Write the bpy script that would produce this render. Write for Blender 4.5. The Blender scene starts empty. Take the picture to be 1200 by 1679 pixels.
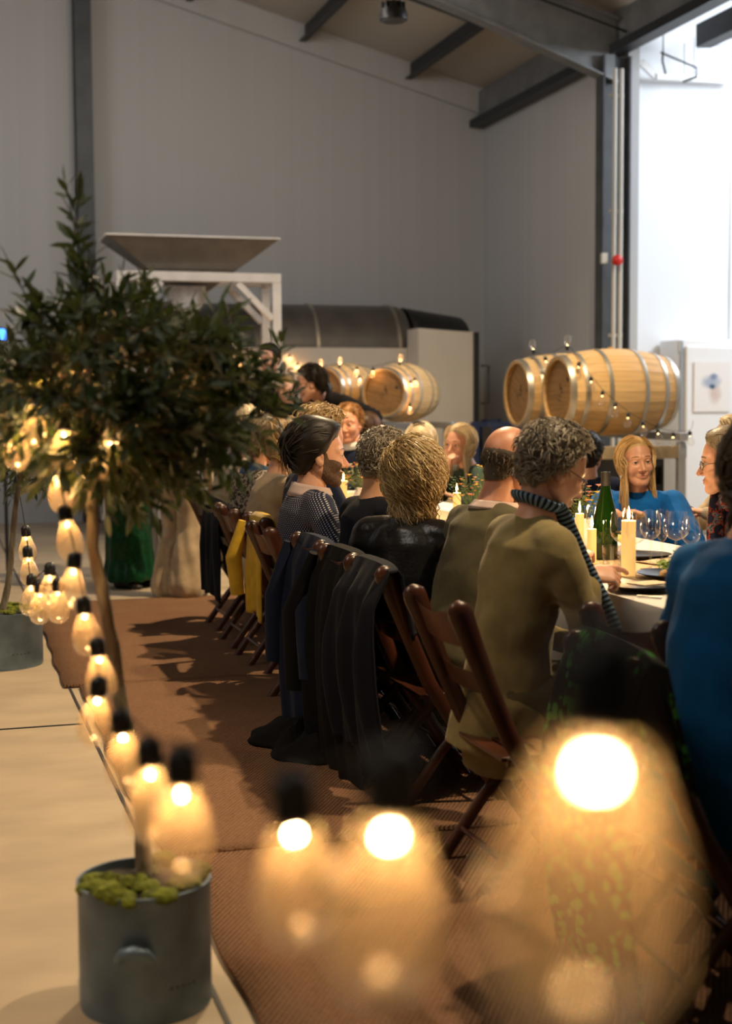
import bpy, bmesh, math, random
import numpy as np
from mathutils import Vector, Matrix, Euler
rnd = random.Random(7)
rng = np.random.default_rng(11)
S = bpy.context.scene
C = S.collection
PI = math.pi
R = math.radians

# ------------------------------------------------------------------ camera
CAM = Vector((0, 0, 1.33)); YAW = 16.7; HOR = 665.0; FPX = 2332.0
cam = bpy.data.objects.new('camera', bpy.data.cameras.new('camera'))
C.objects.link(cam); S.camera = cam
cam.data.lens = 50; cam.data.sensor_width = 36; cam.data.sensor_fit = 'AUTO'
cam.data.clip_start = 0.05; cam.data.clip_end = 100
PITCH = math.atan((839.5 - HOR) / FPX)
cam.matrix_world = Matrix.Translation(CAM) @ Matrix.Rotation(R(-YAW), 4, 'Z') @ Matrix.Rotation(PI / 2 - PITCH, 4, 'X') @ Matrix.Rotation(R(-.35), 4, 'Z')
cam.data.dof.use_dof = True; cam.data.dof.focus_distance = 5.5; cam.data.dof.aperture_fstop = 2.35
MW = cam.matrix_world.copy()
Fv = MW.to_3x3() @ Vector((0, 0, -1)); Rv = MW.to_3x3() @ Vector((1, 0, 0)); Uv = MW.to_3x3() @ Vector((0, 1, 0))
def ray(px, py): return Fv + Rv * ((px - 600) / FPX) - Uv * ((py - 839.5) / FPX)
def at(px, py, d): return CAM + ray(px, py) * d            # a place read from the photograph at a depth
def atX(px, py, X): r = ray(px, py); return CAM + r * ((X - CAM.x) / r.x)
def atY(px, py, Y): r = ray(px, py); return CAM + r * ((Y - CAM.y) / r.y)
def atZ(px, py, Z): r = ray(px, py); return CAM + r * ((Z - CAM.z) / r.z)

# ------------------------------------------------------------------ world, exposure, large lights
S.view_settings.view_transform = 'Standard'; S.view_settings.look = 'None'
S.view_settings.exposure = 0.22; S.view_settings.gamma = 1.0; S.view_settings.use_curve_mapping = False
S.render.film_transparent = False
W = bpy.data.worlds.new('world'); S.world = W; W.use_nodes = True
W.node_tree.nodes['Background'].inputs[0].default_value = (.5, .6, .8, 1)
W.node_tree.nodes['Background'].inputs[1].default_value = 0.008
S.cycles.max_bounces = 6; S.cycles.diffuse_bounces = 3; S.cycles.glossy_bounces = 3
S.cycles.transparent_max_bounces = 24; S.cycles.transmission_bounces = 4
S.cycles.caustics_reflective = False; S.cycles.caustics_refractive = False
S.cycles.use_denoising = True
S.cycles.sample_clamp_indirect = 4
def light(name, kind, loc, power, col, target=None, size=.2, spot=90, blend=.5, sy=None):
    l = bpy.data.lights.new(name, kind); l.energy = power; l.color = col
    if kind == 'AREA':
        l.size = size
        if sy: l.shape = 'RECTANGLE'; l.size_y = sy
    else: l.shadow_soft_size = size
    if kind == 'SPOT': l.spot_size = R(spot); l.spot_blend = blend
    o = bpy.data.objects.new(name, l); C.objects.link(o); o.location = loc
    if target is not None:
        o.rotation_euler = (Vector(target) - Vector(loc)).to_track_quat('-Z', 'Y').to_euler()
    return o
WARM = (1, .74, .44); COOL = (.86, .93, 1)
light('pendant_light_far', 'SPOT', (3.15, 8.3, 4.45), 950, WARM, (2.0, 7.7, 0), .05, 125, .6)
light('pendant_light_near', 'SPOT', (2.9, 3.5, 4.35), 560, WARM, (2.2, 4.6, .8), .06, 80, .7)
light('fill_spot_barrels', 'SPOT', (4.5, 8.6, 4.45), 430, WARM, (4.8, 10.5, 1.2), .06, 95, .7)  # unseen spot added to brighten the right barrels and far guests
light('fill_spot_aisle', 'SPOT', (-1.2, 4.2, 4.7), 740, (1, .68, .38), (-.65, 4.2, 0), .15, 66, .9)  # added out-of-view spot that warms the concrete floor on the left
light('fill_area_front', 'AREA', (-2.5, 3.0, 5.6), 62, (1, .93, .82), (1, 5.8, 1.2), 2.5)  # soft ceiling fill added out of view, lifts tree and tub
light('fill_area_back', 'AREA', (2.5, 11.5, 5.2), 58, (1, .9, .78), (3.2, 16.8, 2.6), 2.0)  # unseen area fill added to raise the back wall and machines
light('fill_area_wall', 'AREA', (-3.5, 11.5, 4.5), 62, (.92, .95, 1), (3, 16.8, 3), 2.0)  # added cool fill aimed at the back wall, stands for no fitting
light('annex_light', 'AREA', (9.6, 10.6, 4.9), 215, COOL, (8.0, 13.2, 1.6), 1.6)

# ------------------------------------------------------------------ materials
def mat(name, col, rough=.6, metal=0, bump=0, bscale=40, var=0, vscale=3, col2=None, spec=.5, sheen=0, stretch=None, bdist=.004, coat=0):
    m = bpy.data.materials.new(name); m.use_nodes = True
    nt = m.node_tree; n = nt.nodes; b = n['Principled BSDF']
    b.inputs['Base Color'].default_value = (*col, 1); b.inputs['Roughness'].default_value = rough
    b.inputs['Metallic'].default_value = metal; b.inputs['Specular IOR Level'].default_value = spec
    if sheen: b.inputs['Sheen Weight'].default_value = sheen
    if coat: b.inputs['Coat Weight'].default_value = coat
    tc = n.new('ShaderNodeTexCoord'); mp = n.new('ShaderNodeMapping')
    if stretch: mp.inputs['Scale'].default_value = stretch
    nt.links.new(tc.outputs['Object'], mp.inputs[0])
    if var or col2:
        t = n.new('ShaderNodeTexNoise'); t.inputs['Scale'].default_value = vscale; t.inputs['Detail'].default_value = 5
        nt.links.new(mp.outputs[0], t.inputs[0])
        mx = n.new('ShaderNodeMix'); mx.data_type = 'RGBA'
        rp = n.new('ShaderNodeMapRange'); rp.inputs[1].default_value = .35; rp.inputs[2].default_value = .65
        nt.links.new(t.outputs[0], rp.inputs[0]); nt.links.new(rp.outputs[0], mx.inputs[0])
        c2 = col2 or tuple(c * (1 - var) for c in col)
        mx.inputs[6].default_value = (*col, 1); mx.inputs[7].default_value = (*c2, 1)
        nt.links.new(mx.outputs[2], b.inputs['Base Color'])
    if bump:
        t = n.new('ShaderNodeTexNoise'); t.inputs['Scale'].default_value = bscale; t.inputs['Detail'].default_value = 3
        nt.links.new(mp.outputs[0], t.inputs[0])
        bp = n.new('ShaderNodeBump'); bp.inputs['Strength'].default_value = bump; bp.inputs['Distance'].default_value = bdist
        nt.links.new(t.outputs[0], bp.inputs['Height']); nt.links.new(bp.outputs[0], b.inputs['Normal'])
    return m
def nodes(m): return m.node_tree.nodes, m.node_tree.links, m.node_tree.nodes['Principled BSDF']
def mathn(n, l, op, a, b=None):
    x = n.new('ShaderNodeMath'); x.operation = op
    for i, v in enumerate((a, b)):
        if v is None: continue
        if isinstance(v, (int, float)): x.inputs[i].default_value = v
        else: l.new(v, x.inputs[i])
    return x.outputs[0]
def mixc(n, l, fac, c1, c2, to):
    mx = n.new('ShaderNodeMix'); mx.data_type = 'RGBA'; l.new(fac, mx.inputs[0])
    for i, c in ((6, c1), (7, c2)):
        if isinstance(c, tuple): mx.inputs[i].default_value = (*c, 1)
        else: l.new(c, mx.inputs[i])
    if to is not None: l.new(mx.outputs[2], to)
    return mx.outputs[2]
def emit(name, col, k):
    m = bpy.data.materials.new(name); m.use_nodes = True; n = m.node_tree.nodes
    n.remove(n['Principled BSDF']); e = n.new('ShaderNodeEmission'); e.inputs[0].default_value = (*col, 1); e.inputs[1].default_value = k
    m.node_tree.links.new(e.outputs[0], n['Material Output'].inputs[0]); return m
def glassy(name, tint=(1, 1, 1), veil=0.0, vcol=(1, .8, .5), fr=1.35, rough=.0):
    m = bpy.data.materials.new(name); m.use_nodes = True; n = m.node_tree.nodes; l = m.node_tree.links
    n.remove(n['Principled BSDF'])
    tr = n.new('ShaderNodeBsdfTransparent'); tr.inputs[0].default_value = (*tint, 1)
    gl = n.new('ShaderNodeBsdfGlossy'); gl.inputs['Roughness'].default_value = rough
    f = n.new('ShaderNodeLayerWeight'); f.inputs[0].default_value = .5
    fo = mathn(n, l, 'ADD', mathn(n, l, 'MULTIPLY', mathn(n, l, 'POWER', f.outputs['Facing'], 2.4), .7), (fr - 1) * .10)
    m1 = n.new('ShaderNodeMixShader'); l.new(fo, m1.inputs[0]); l.new(tr.outputs[0], m1.inputs[1]); l.new(gl.outputs[0], m1.inputs[2])
    out = m1.outputs[0]
    if veil:
        tl = n.new('ShaderNodeBsdfTranslucent'); tl.inputs[0].default_value = (*vcol, 1)
        m2 = n.new('ShaderNodeMixShader'); m2.inputs[0].default_value = veil; l.new(out, m2.inputs[1]); l.new(tl.outputs[0], m2.inputs[2]); out = m2.outputs[0]
    l.new(out, n['Material Output'].inputs[0]); return m
def hairmat(name, a, b, c=None):
    m = mat(name, a, .45, spec=.3); n, l, p = nodes(m)
    at_ = n.new('ShaderNodeAttribute'); at_.attribute_name = 'v'
    r = n.new('ShaderNodeValToRGB'); e = r.color_ramp.elements
    e[0].color = (*a, 1); e[1].color = (*(c or b), 1)
    if c: k = e.new(.5); k.color = (*b, 1)
    l.new(at_.outputs['Fac'], r.inputs[0]); l.new(r.outputs[0], p.inputs['Base Color']); return m

M = {}
M['wall'] = mat('wall_panel', (.50, .50, .50), .75, bump=.05, bscale=30, stretch=(14, 14, .15), var=.05, vscale=.6)
M['ceil'] = mat('ceiling_sheet', (.50, .46, .40), .8, var=.08, vscale=.8)
M['annex'] = mat('annex_panel', (.78, .80, .83), .6, bump=.04, bscale=20, stretch=(10, 10, .1))
M['steel_dark'] = mat('painted_steel_grey', (.075, .082, .09), .5, metal=.2, var=.3, vscale=4)
M['purlin'] = mat('painted_purlin_steel', (.03, .033, .04), .5, metal=.2, var=.2)
M['black'] = mat('black_plastic', (.01, .01, .011), .45)
M['rafter'] = mat('galvanised_rafter', (.27, .28, .29), .5, metal=.5, var=.25, vscale=5)
M['floor'] = mat('concrete', (.46, .37, .26), .65, bump=.15, bscale=14, var=.2, vscale=2.2, stretch=(1, 1.7, 1))
M['pipe'] = mat('pipe_white', (.55, .53, .48), .4)
M['red'] = mat('alarm_red', (.55, .02, .015), .35)
M['white'] = mat('white_enamel', (.82, .82, .82), .35)
M['alu'] = mat('aluminium', (.88, .82, .74), .38, metal=.35, var=.1, vscale=8)
M['ss'] = mat('stainless', (.50, .46, .40), .36, metal=.85, var=.15, vscale=6, stretch=(1, 1, 8))
M['ssdark'] = mat('stainless_dark', (.16, .15, .14), .42, metal=.6, var=.2, vscale=5)
M['hopper'] = mat('hopper_steel', (.15, .13, .105), .42, metal=.5, var=.2, vscale=6)
M['panel'] = mat('cream_panel', (.60, .56, .50), .5, var=.06)
M['bluepaint'] = mat('blue_paint', (.02, .035, .10), .45)
M['ink'] = mat('ink', (.02, .02, .022), .6)
M['galv'] = mat('galvanised_zinc', (.21, .30, .40), .45, metal=.3, var=.45, vscale=7, bump=.1, bscale=25)
M['moss'] = mat('moss', (.20, .24, .015), .95, bump=1, bscale=70, var=.6, vscale=30, bdist=.02)
M['soil'] = mat('soil', (.02, .017, .014), .95, bump=.8, bscale=50, bdist=.01)
M['bark'] = mat('bark', (.13, .09, .06), .9, bump=1, bscale=35, col2=(.27, .24, .17), var=.5, vscale=24, bdist=.01, stretch=(1, 1, .35))
M['leaf'] = mat('leaf', (.040, .090, .046), .42, var=.4, vscale=9, col2=(.075, .12, .085))
M['leaf2'] = mat('leaf_pale', (.20, .25, .20), .55, var=.4, vscale=9)
M['leaf3'] = mat('leaf_fresh', (.07, .125, .025), .5, var=.3, vscale=9)
for k in ('leaf', 'leaf2', 'leaf3'):
    n, l, p = nodes(M[k]); tl = n.new('ShaderNodeBsdfTranslucent'); tl.inputs[0].default_value = (.10, .13, .03, 1)
    mx = n.new('ShaderNodeMixShader'); mx.inputs[0].default_value = .22; l.new(p.outputs[0], mx.inputs[1]); l.new(tl.outputs[0], mx.inputs[2]); l.new(mx.outputs[0], n['Material Output'].inputs[0])
M['chair'] = mat('stained_wood', (.085, .024, .011), .33, var=.5, vscale=9, stretch=(1, 1, .2), coat=.3)
M['cloth'] = mat('white_linen', (.76, .73, .68), .85, bump=.25, bscale=160, bdist=.001)
M['kraft'] = mat('kraft_paper', (.50, .37, .22), .85, var=.12)
M['paper'] = mat('card_paper', (.62, .50, .34), .8)
M['plate'] = mat('black_stoneware', (.008, .008, .009), .28)
M['wax'] = mat('candle_wax', (.85, .62, .25), .5)
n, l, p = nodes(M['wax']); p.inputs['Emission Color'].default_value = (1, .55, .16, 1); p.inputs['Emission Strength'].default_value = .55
M['flame'] = emit('flame', (1, .62, .22), 22)
M['filament'] = emit('filament', (1, .70, .32), 300)
M['filament_small'] = emit('filament_small', (1, .66, .28), 34)
M['bulb'] = glassy('bulb_glass', (1, .97, .92), .115, (1, .80, .50), 2.5)
M['bulb_small'] = glassy('bulb_glass_small', (1, .98, .95), .06, (1, .85, .62), 1.5)
M['glass'] = glassy('wine_glass', (.985, .985, .985), 0, fr=1.7)
M['greenglass'] = mat('green_glass', (.012, .05, .008), .04, spec=.8)
n, l, p = nodes(M['greenglass']); p.inputs['Transmission Weight'].default_value = .75; p.inputs['Base Color'].default_value = (.014, .075, .006, 1)
M['wine'] = glassy('white_wine', (.90, .86, .45), 0, fr=1.2)
M['winegreen'] = mat('wine_in_bottle', (.40, .66, .04), .2); n, l, p = nodes(M['winegreen']); p.inputs['Transmission Weight'].default_value = .5
M['oak'] = mat('oak_stave', (.66, .43, .18), .55, var=.22, vscale=7, stretch=(.35, 6, 6), bump=.08, bscale=40)
M['oak2'] = mat('oak_stave_pale', (.72, .49, .23), .55, var=.2, vscale=7, stretch=(.35, 6, 6), bump=.08, bscale=40)
M['oakhead'] = mat('oak_head', (.36, .20, .07), .6, var=.35, vscale=6, stretch=(1, .6, 7))
M['hoop'] = mat('galvanised_hoop', (.50, .48, .42), .36, metal=.7, var=.2, vscale=8)
M['rackwood'] = mat('rack_timber', (.30, .24, .15), .7, var=.3, vscale=6)
M['rack'] = mat('rack_steel', (.35, .37, .40), .45, metal=.5)
def rugmat(name, c1, c2):
    m = mat(name, c1, .95, spec=.1); n, l, p = nodes(m)
    tc = n.new('ShaderNodeTexCoord'); sp = n.new('ShaderNodeSeparateXYZ'); l.new(tc.outputs['Object'], sp.inputs[0])
    a = mathn(n, l, 'SINE', mathn(n, l, 'MULTIPLY', sp.outputs[0], 420)); b = mathn(n, l, 'SINE', mathn(n, l, 'MULTIPLY', sp.outputs[1], 260))
    w = mathn(n, l, 'MULTIPLY', a, b)
    nz = n.new('ShaderNodeTexNoise'); nz.inputs['Scale'].default_value = 60; l.new(tc.outputs['Object'], nz.inputs[0])
    nz2 = n.new('ShaderNodeTexNoise'); nz2.inputs['Scale'].default_value = 4; l.new(tc.outputs['Object'], nz2.inputs[0])
    h = mathn(n, l, 'ADD', w, mathn(n, l, 'MULTIPLY', nz.outputs[0], 2.0))
    f = mathn(n, l, 'MULTIPLY', mathn(n, l, 'ADD', h, 1), .28)
    f = mathn(n, l, 'ADD', f, mathn(n, l, 'MULTIPLY', nz2.outputs[0], .35))
    mixc(n, l, f, c2, c1, p.inputs['Base Color'])
    bp = n.new('ShaderNodeBump'); bp.inputs['Strength'].default_value = .8; bp.inputs['Distance'].default_value = .006
    l.new(h, bp.inputs['Height']); l.new(bp.outputs[0], p.inputs['Normal']); return m
M['rug'] = rugmat('jute_rug', (.30, .168, .098), (.10, .048, .027))
# clothes
def fab(name, col, rough=.9, b=.3, sc=220, sheen=.25, var=.25, vs=14): return mat(name, col, rough, bump=b, bscale=sc, sheen=sheen, var=var, vscale=vs, spec=.2, bdist=.0015)
M['tweed'] = fab('olive_tweed', (.245, .195, .082), sheen=.15)
M['olive'] = fab('olive_wool', (.115, .098, .050), sheen=.1)
M['leather'] = mat('black_leather', (.008, .008, .009), .3, bump=.35, bscale=60, bdist=.004)
M['navy'] = fab('navy_wool', (.006, .012, .036), sheen=.05)
M['navydark'] = fab('navy_dark_wool', (.004, .0055, .012), sheen=.02)
M['blue'] = fab('cobalt_knit', (.004, .125, .46), sheen=.05)
M['teal'] = fab('teal_blue_jumper', (.004, .115, .33), sheen=.06)
M['beige'] = fab('beige_wool', (.46, .35, .22))
M['cream'] = fab('cream_wool', (.55, .45, .31))
M['yellow'] = fab('mustard_knit', (.66, .42, .03), .9, .5, 300)
M['blackcloth'] = fab('black_cloth', (.003, .003, .004), sheen=0)
M['darkgreen'] = fab('green_blouse', (.035, .07, .055), sheen=.1)
M['denim'] = fab('blue_denim', (.05, .12, .24))
M['shirt'] = fab('pink_shirt', (.62, .47, .42), b=.1)
M['white_shirt'] = fab('white_shirt', (.7, .7, .68), b=.1)
M['grey'] = fab('grey_cloth', (.12, .12, .13))
M['green'] = fab('green_sequin', (.003, .05, .015), .35, .6, 160, 0, .6, 40)
M['shoe'] = mat('shoe_leather', (.012, .01, .009), .4)
def patterned(name, kind, c1, c2):
    m = mat(name, c1, .9, spec=.2); n, l, p = nodes(m)
    tc = n.new('ShaderNodeTexCoord'); sp = n.new('ShaderNodeSeparateXYZ'); l.new(tc.outputs['Object'], sp.inputs[0])
    if kind == 'dots':
        u = mathn(n, l, 'SUBTRACT', mathn(n, l, 'MULTIPLY', sp.outputs[0], 350), mathn(n, l, 'MULTIPLY', sp.outputs[1], 350))
        v = mathn(n, l, 'MULTIPLY', sp.outputs[2], 430)
        w = mathn(n, l, 'MULTIPLY', mathn(n, l, 'SINE', u), mathn(n, l, 'SINE', v)); f = mathn(n, l, 'GREATER_THAN', w, .42)
    elif kind == 'leopard':
        vo = n.new('ShaderNodeTexVoronoi'); vo.inputs['Scale'].default_value = 48; l.new(tc.outputs['Object'], vo.inputs[0])
        a = mathn(n, l, 'GREATER_THAN', vo.outputs['Distance'], .30); b = mathn(n, l, 'LESS_THAN', vo.outputs['Distance'], .56); f = mathn(n, l, 'MULTIPLY', a, b)
    elif kind == 'shawl':
        vo = n.new('ShaderNodeTexVoronoi'); vo.inputs['Scale'].default_value = 40; l.new(tc.outputs['Object'], vo.inputs[0])
        nz = n.new('ShaderNodeTexNoise'); nz.inputs['Scale'].default_value = 14; l.new(tc.outputs['Object'], nz.inputs[0])
        f = mathn(n, l, 'MULTIPLY', mathn(n, l, 'LESS_THAN', vo.outputs['Distance'], .48), mathn(n, l, 'GREATER_THAN', nz.outputs[0], .50))
    elif kind == 'stripes':
        a = n.new('ShaderNodeAttribute'); a.attribute_name = 'v'
        f = mathn(n, l, 'GREATER_THAN', mathn(n, l, 'SINE', mathn(n, l, 'MULTIPLY', a.outputs['Fac'], 2 * PI / .0145)), .1)
    elif kind == 'tartan':
        nz = n.new('ShaderNodeTexNoise'); nz.inputs['Scale'].default_value = 30; nz.inputs['Detail'].default_value = 3; l.new(tc.outputs['Object'], nz.inputs[0])
        r = n.new('ShaderNodeValToRGB'); r.color_ramp.interpolation = 'CONSTANT'; e = r.color_ramp.elements
        e[0].color = (.01, .012, .03, 1); e[1].position = .48; e[1].color = (.18, .03, .015, 1)
        for q, c in ((.55, (.10, .13, .16, 1)), (.6, (.03, .03, .04, 1)), (.68, (.45, .22, .10, 1))): k = e.new(q); k.color = c
        l.new(nz.outputs[0], r.inputs[0]); l.new(r.outputs[0], p.inputs['Base Color']); return m
    mixc(n, l, f, c1, c2, p.inputs['Base Color']); return m
M['dots'] = patterned('navy_dotted_knit', 'dots', (.010, .014, .035), (.42, .40, .42))
M['leopard'] = patterned('leopard_print', 'leopard', (.40, .33, .25), (.03, .025, .02))
M['shawl'] = patterned('green_black_print', 'shawl', (.004, .005, .004), (.05, .27, .04))
M['stripes'] = patterned('striped_scarf_knit', 'stripes', (.012, .016, .035), (.16, .26, .36))
M['tartan'] = patterned('checked_scarf', 'tartan', (0, 0, 0), (0, 0, 0))
M['skin'] = mat('skin', (.60, .31, .20), .45, var=.12, vscale=30, col2=(.66, .36, .24), bump=.05, bscale=200)
M['skinred'] = mat('skin_ruddy', (.56, .25, .15), .45, var=.15, vscale=25, col2=(.62, .30, .19))
M['skintan'] = mat('skin_tanned', (.50, .27, .15), .45, var=.12, vscale=25)
for k in ('skin', 'skinred', 'skintan'):
    n, l, p = nodes(M[k]); p.inputs['Subsurface Weight'].default_value = 0
M['lips'] = mat('lips', (.50, .20, .14), .4)
M['eyewhite'] = mat('eye_white', (.75, .72, .68), .15); M['iris'] = mat('iris', (.014, .016, .018), .1); 
M['lash'] = mat('lash', (.02, .013, .01), .6)
M['specs'] = mat('spectacle_metal', (.05, .045, .04), .3, metal=.6); M['lens'] = glassy('spectacle_lens', (.98, .98, .98), 0, fr=1.3)
M['h_grey'] = hairmat('hair_grey', (.075, .062, .046), (.24, .205, .155), (.52, .46, .36))
M['h_dark'] = hairmat('hair_dark', (.007, .005, .004), (.014, .010, .008), (.05, .038, .03))
M['h_blond'] = hairmat('hair_blond', (.16, .095, .035), (.42, .28, .12), (.66, .50, .27))
M['h_pale'] = hairmat('hair_pale_blond', (.36, .27, .15), (.60, .49, .32), (.78, .70, .53))
M['h_honey'] = hairmat('hair_honey', (.28, .17, .065), (.58, .40, .18), (.80, .63, .36))
M['h_curl'] = hairmat('hair_curly_blond', (.16, .10, .04), (.50, .36, .165), (.86, .72, .46))
M['h_brown'] = hairmat('hair_brown', (.02, .011, .006), (.055, .028, .013), (.13, .07, .035))
M['h_ash'] = hairmat('hair_ash', (.10, .08, .05), (.25, .20, .13), (.46, .39, .28))
M['h_ashdark'] = hairmat('hair_ash_dark', (.05, .04, .028), (.11, .085, .06), (.22, .18, .13))
M['h_red'] = hairmat('hair_red', (.20, .09, .03), (.40, .21, .08), (.58, .36, .17))
M['h_black'] = hairmat('hair_black', (.006, .005, .005), (.015, .012, .010), (.05, .045, .04))
M['stubble'] = mat('beard_hair', (.035, .020, .013), .75, bump=.8, bscale=420, bdist=.002, col2=(.16, .085, .05), var=.5, vscale=220)
M['pearl'] = mat('pearl', (.8, .77, .7), .2)
M['petal_y'] = mat('petal_yellow', (.75, .48, .04), .6); M['petal_p'] = mat('petal_pink', (.72, .30, .27), .6)
M['petal_o'] = mat('petal_orange', (.75, .24, .03), .6); M['petal_w'] = mat('petal_white', (.75, .7, .6), .6)
M['salad'] = mat('salad_green', (.14, .22, .02), .6)
M['bread'] = mat('bread', (.45, .28, .12), .8, var=.3, vscale=30)

# ------------------------------------------------------------------ mesh builder
class MB:
    def __init__(s): s.v = []; s.f = []; s.a = []; s.mi = []
    def add(s, vs, fs, a=0.0, mi=0):
        o = len(s.v); s.v.extend([tuple(p) for p in vs]); s.f.extend([tuple(i + o for i in f) for f in fs])
        s.a.extend(a if isinstance(a, (list, tuple, np.ndarray)) else [a] * len(vs)); s.mi.extend([mi] * len(fs)); return s
    def box(s, c, d, rot=None, mi=0):
        x, y, z = d[0] / 2, d[1] / 2, d[2] / 2
        vs = [Vector((sx * x, sy * y, sz * z)) for sz in (-1, 1) for sx, sy in ((-1, -1), (1, -1), (1, 1), (-1, 1))]
        if rot is not None: vs = [rot @ v for v in vs]
        return s.add([v + Vector(c) for v in vs], [(3, 2, 1, 0), (4, 5, 6, 7), (0, 1, 5, 4), (1, 2, 6, 5), (2, 3, 7, 6), (3, 0, 4, 7)], 0., mi)
    def bar(s, a, b, w, h, up=(0, 0, 1)):
        a = Vector(a); b = Vector(b); z = (b - a).normalized(); u = Vector(up)
        x = u.cross(z)
        if x.length < 1e-4: x = Vector((1, 0, 0)).cross(z)
        x.normalize(); y = z.cross(x)
        return s.box((a + b) / 2, (w, h, (b - a).length), Matrix((x, y, z)).transposed())
    def tube(s, pts, rad, n=8, cap=True, a=None, lat=None, mi=0):
        """rings round a path; rad: number, list of numbers or list of (side, front) pairs"""
        pts = [Vector(p) for p in pts]; k = len(pts)
        if not isinstance(rad, (list, tuple)): rad = [rad] * k
        vs = []; av = []; prev = Vector(lat) if lat is not None else None
        for i, p in enumerate(pts):
            t = (pts[min(i + 1, k - 1)] - pts[max(i - 1, 0)])
            t = t.normalized() if t.length > 1e-9 else Vector((0, 0, 1))
            if prev is None:
                prev = t.orthogonal().normalized()
            x = prev - t * prev.dot(t)
            x = x.normalized() if x.length > 1e-6 else t.orthogonal().normalized()
            if lat is None: prev = x
            y = t.cross(x); r = rad[i]; rx, ry = r if isinstance(r, (tuple, list)) else (r, r)
            for j in range(n):
                g = 2 * PI * j / n; vs.append(p + x * (rx * math.cos(g)) + y * (ry * math.sin(g)))
                av.append(a[i] if isinstance(a, (list, tuple)) else (a or 0.))
        fs = [(i * n + j, i * n + (j + 1) % n, (i + 1) * n + (j + 1) % n, (i + 1) * n + j) for i in range(k - 1) for j in range(n)]
        if cap: fs += [tuple(range(n - 1, -1, -1)), tuple((k - 1) * n + j for j in range(n))]
        return s.add(vs, fs, av, mi)
    def caps(s, a, b, ra, rb, n=12, m=4):
        """rounded tapered limb"""
        a = Vector(a); b = Vector(b); d = b - a; L = d.length
        d = d / L if L > 1e-7 else Vector((0, 0, 1))
        pts = []; rs = []
        for i in range(m + 1):
            g = PI / 2 * (1 - i / m); pts.append(a - d * ra * math.sin(g)); rs.append(max(ra * math.cos(g), .0006))
        for i in range(m + 1):
            g = PI / 2 * i / m; pts.append(b + d * rb * math.sin(g)); rs.append(max(rb * math.cos(g), .0006))
        return s.tube(pts, rs, n)
    def ell(s, c, r, rot=None, n=14, m=9, a=0., mi=0):
        vs = []; c = Vector(c)
        for i in range(m + 1):
            g = PI * i / m - PI / 2
            for j in range(n):
                h = 2 * PI * j / n; v = Vector((r[0] * math.cos(g) * math.cos(h), r[1] * math.cos(g) * math.sin(h), r[2] * math.sin(g)))
                if abs(g) > PI / 2 - 1e-6: v.x += r[0] * .001 * math.cos(h); v.y += r[1] * .001 * math.sin(h)
                vs.append((rot @ v if rot is not None else v) + c)
        fs = [(i * n + j, i * n + (j + 1) % n, (i + 1) * n + (j + 1) % n, (i + 1) * n + j) for i in range(m) for j in range(n)]
        fs += [tuple(range(n - 1, -1, -1)), tuple(m * n + j for j in range(n))]
        return s.add(vs, fs, a, mi)
    def lathe(s, prof, n=24, c=(0, 0, 0), ax='Z', mi=0, cap=True, a0=0, a1=2 * PI):
        vs = []; full = abs(a1 - a0 - 2 * PI) < 1e-6; nn = n if full else n + 1
        for r, h in prof:
            for j in range(nn):
                g = a0 + (a1 - a0) * j / n; x, y = r * math.cos(g), r * math.sin(g)
                v = (x, y, h) if ax == 'Z' else (h, x, y)
                vs.append((v[0] + c[0], v[1] + c[1], v[2] + c[2]))
        k = len(prof); fs = []
        for i in range(k - 1):
            for j in range(n):
                j2 = (j + 1) % nn if full else j + 1
                fs.append((i * nn + j, i * nn + j2, (i + 1) * nn + j2, (i + 1) * nn + j))
        if cap and full: fs += [tuple(range(nn - 1, -1, -1)), tuple((k - 1) * nn + j for j in range(nn))]
        return s.add(vs, fs, 0., mi)
    def grid(s, f, nu, nv, mi=0):
        vs = [f(i / nu, j / nv) for i in range(nu + 1) for j in range(nv + 1)]
        fs = [(i * (nv + 1) + j, (i + 1) * (nv + 1) + j, (i + 1) * (nv + 1) + j + 1, i * (nv + 1) + j + 1) for i in range(nu) for j in range(nv)]
        return s.add(vs, fs, 0., mi)
    def mesh(s, name):
        me = bpy.data.meshes.new(name); me.from_pydata(s.v, [], s.f); 
        if any(s.a): at_ = me.attributes.new('v', 'FLOAT', 'POINT'); at_.data.foreach_set('value', s.a)
        if any(s.mi): me.polygons.foreach_set('material_index', s.mi)
        me.update(); return me
    def build(s, name, m, parent=None, smooth=True, bevel=0, solid=0, subsurf=0, loc=None):
        return link(name, s.mesh(name), m, parent, smooth, bevel, solid, subsurf, loc)
def link(name, me, m, parent=None, smooth=True, bevel=0, solid=0, subsurf=0, loc=None):
    o = bpy.data.objects.new(name, me); C.objects.link(o)
    for x in (m if isinstance(m, (list, tuple)) else [m]): me.materials.append(x)
    if smooth and len(me.polygons): me.polygons.foreach_set('use_smooth', [True] * len(me.polygons))
    if bevel:
        md = o.modifiers.new('bevel', 'BEVEL'); md.width = bevel; md.segments = 2; md.limit_method = 'ANGLE'; md.harden_normals = False
    if solid: md = o.modifiers.new('solid', 'SOLIDIFY'); md.thickness = solid; md.offset = 0
    if subsurf: md = o.modifiers.new('sub', 'SUBSURF'); md.levels = subsurf; md.render_levels = subsurf
    if smooth and not subsurf: 
        try: me.set_sharp_from_angle(angle=R(50))
        except Exception: pass
    if parent is not None: o.parent = parent
    if loc is not None: o.location = loc
    return o
def tag(o, label=None, cat=None, group=None, kind=None):
    if label: o['label'] = label
    if cat: o['category'] = cat
    if group: o['group'] = group
    if kind: o['kind'] = kind
    return o
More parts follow.
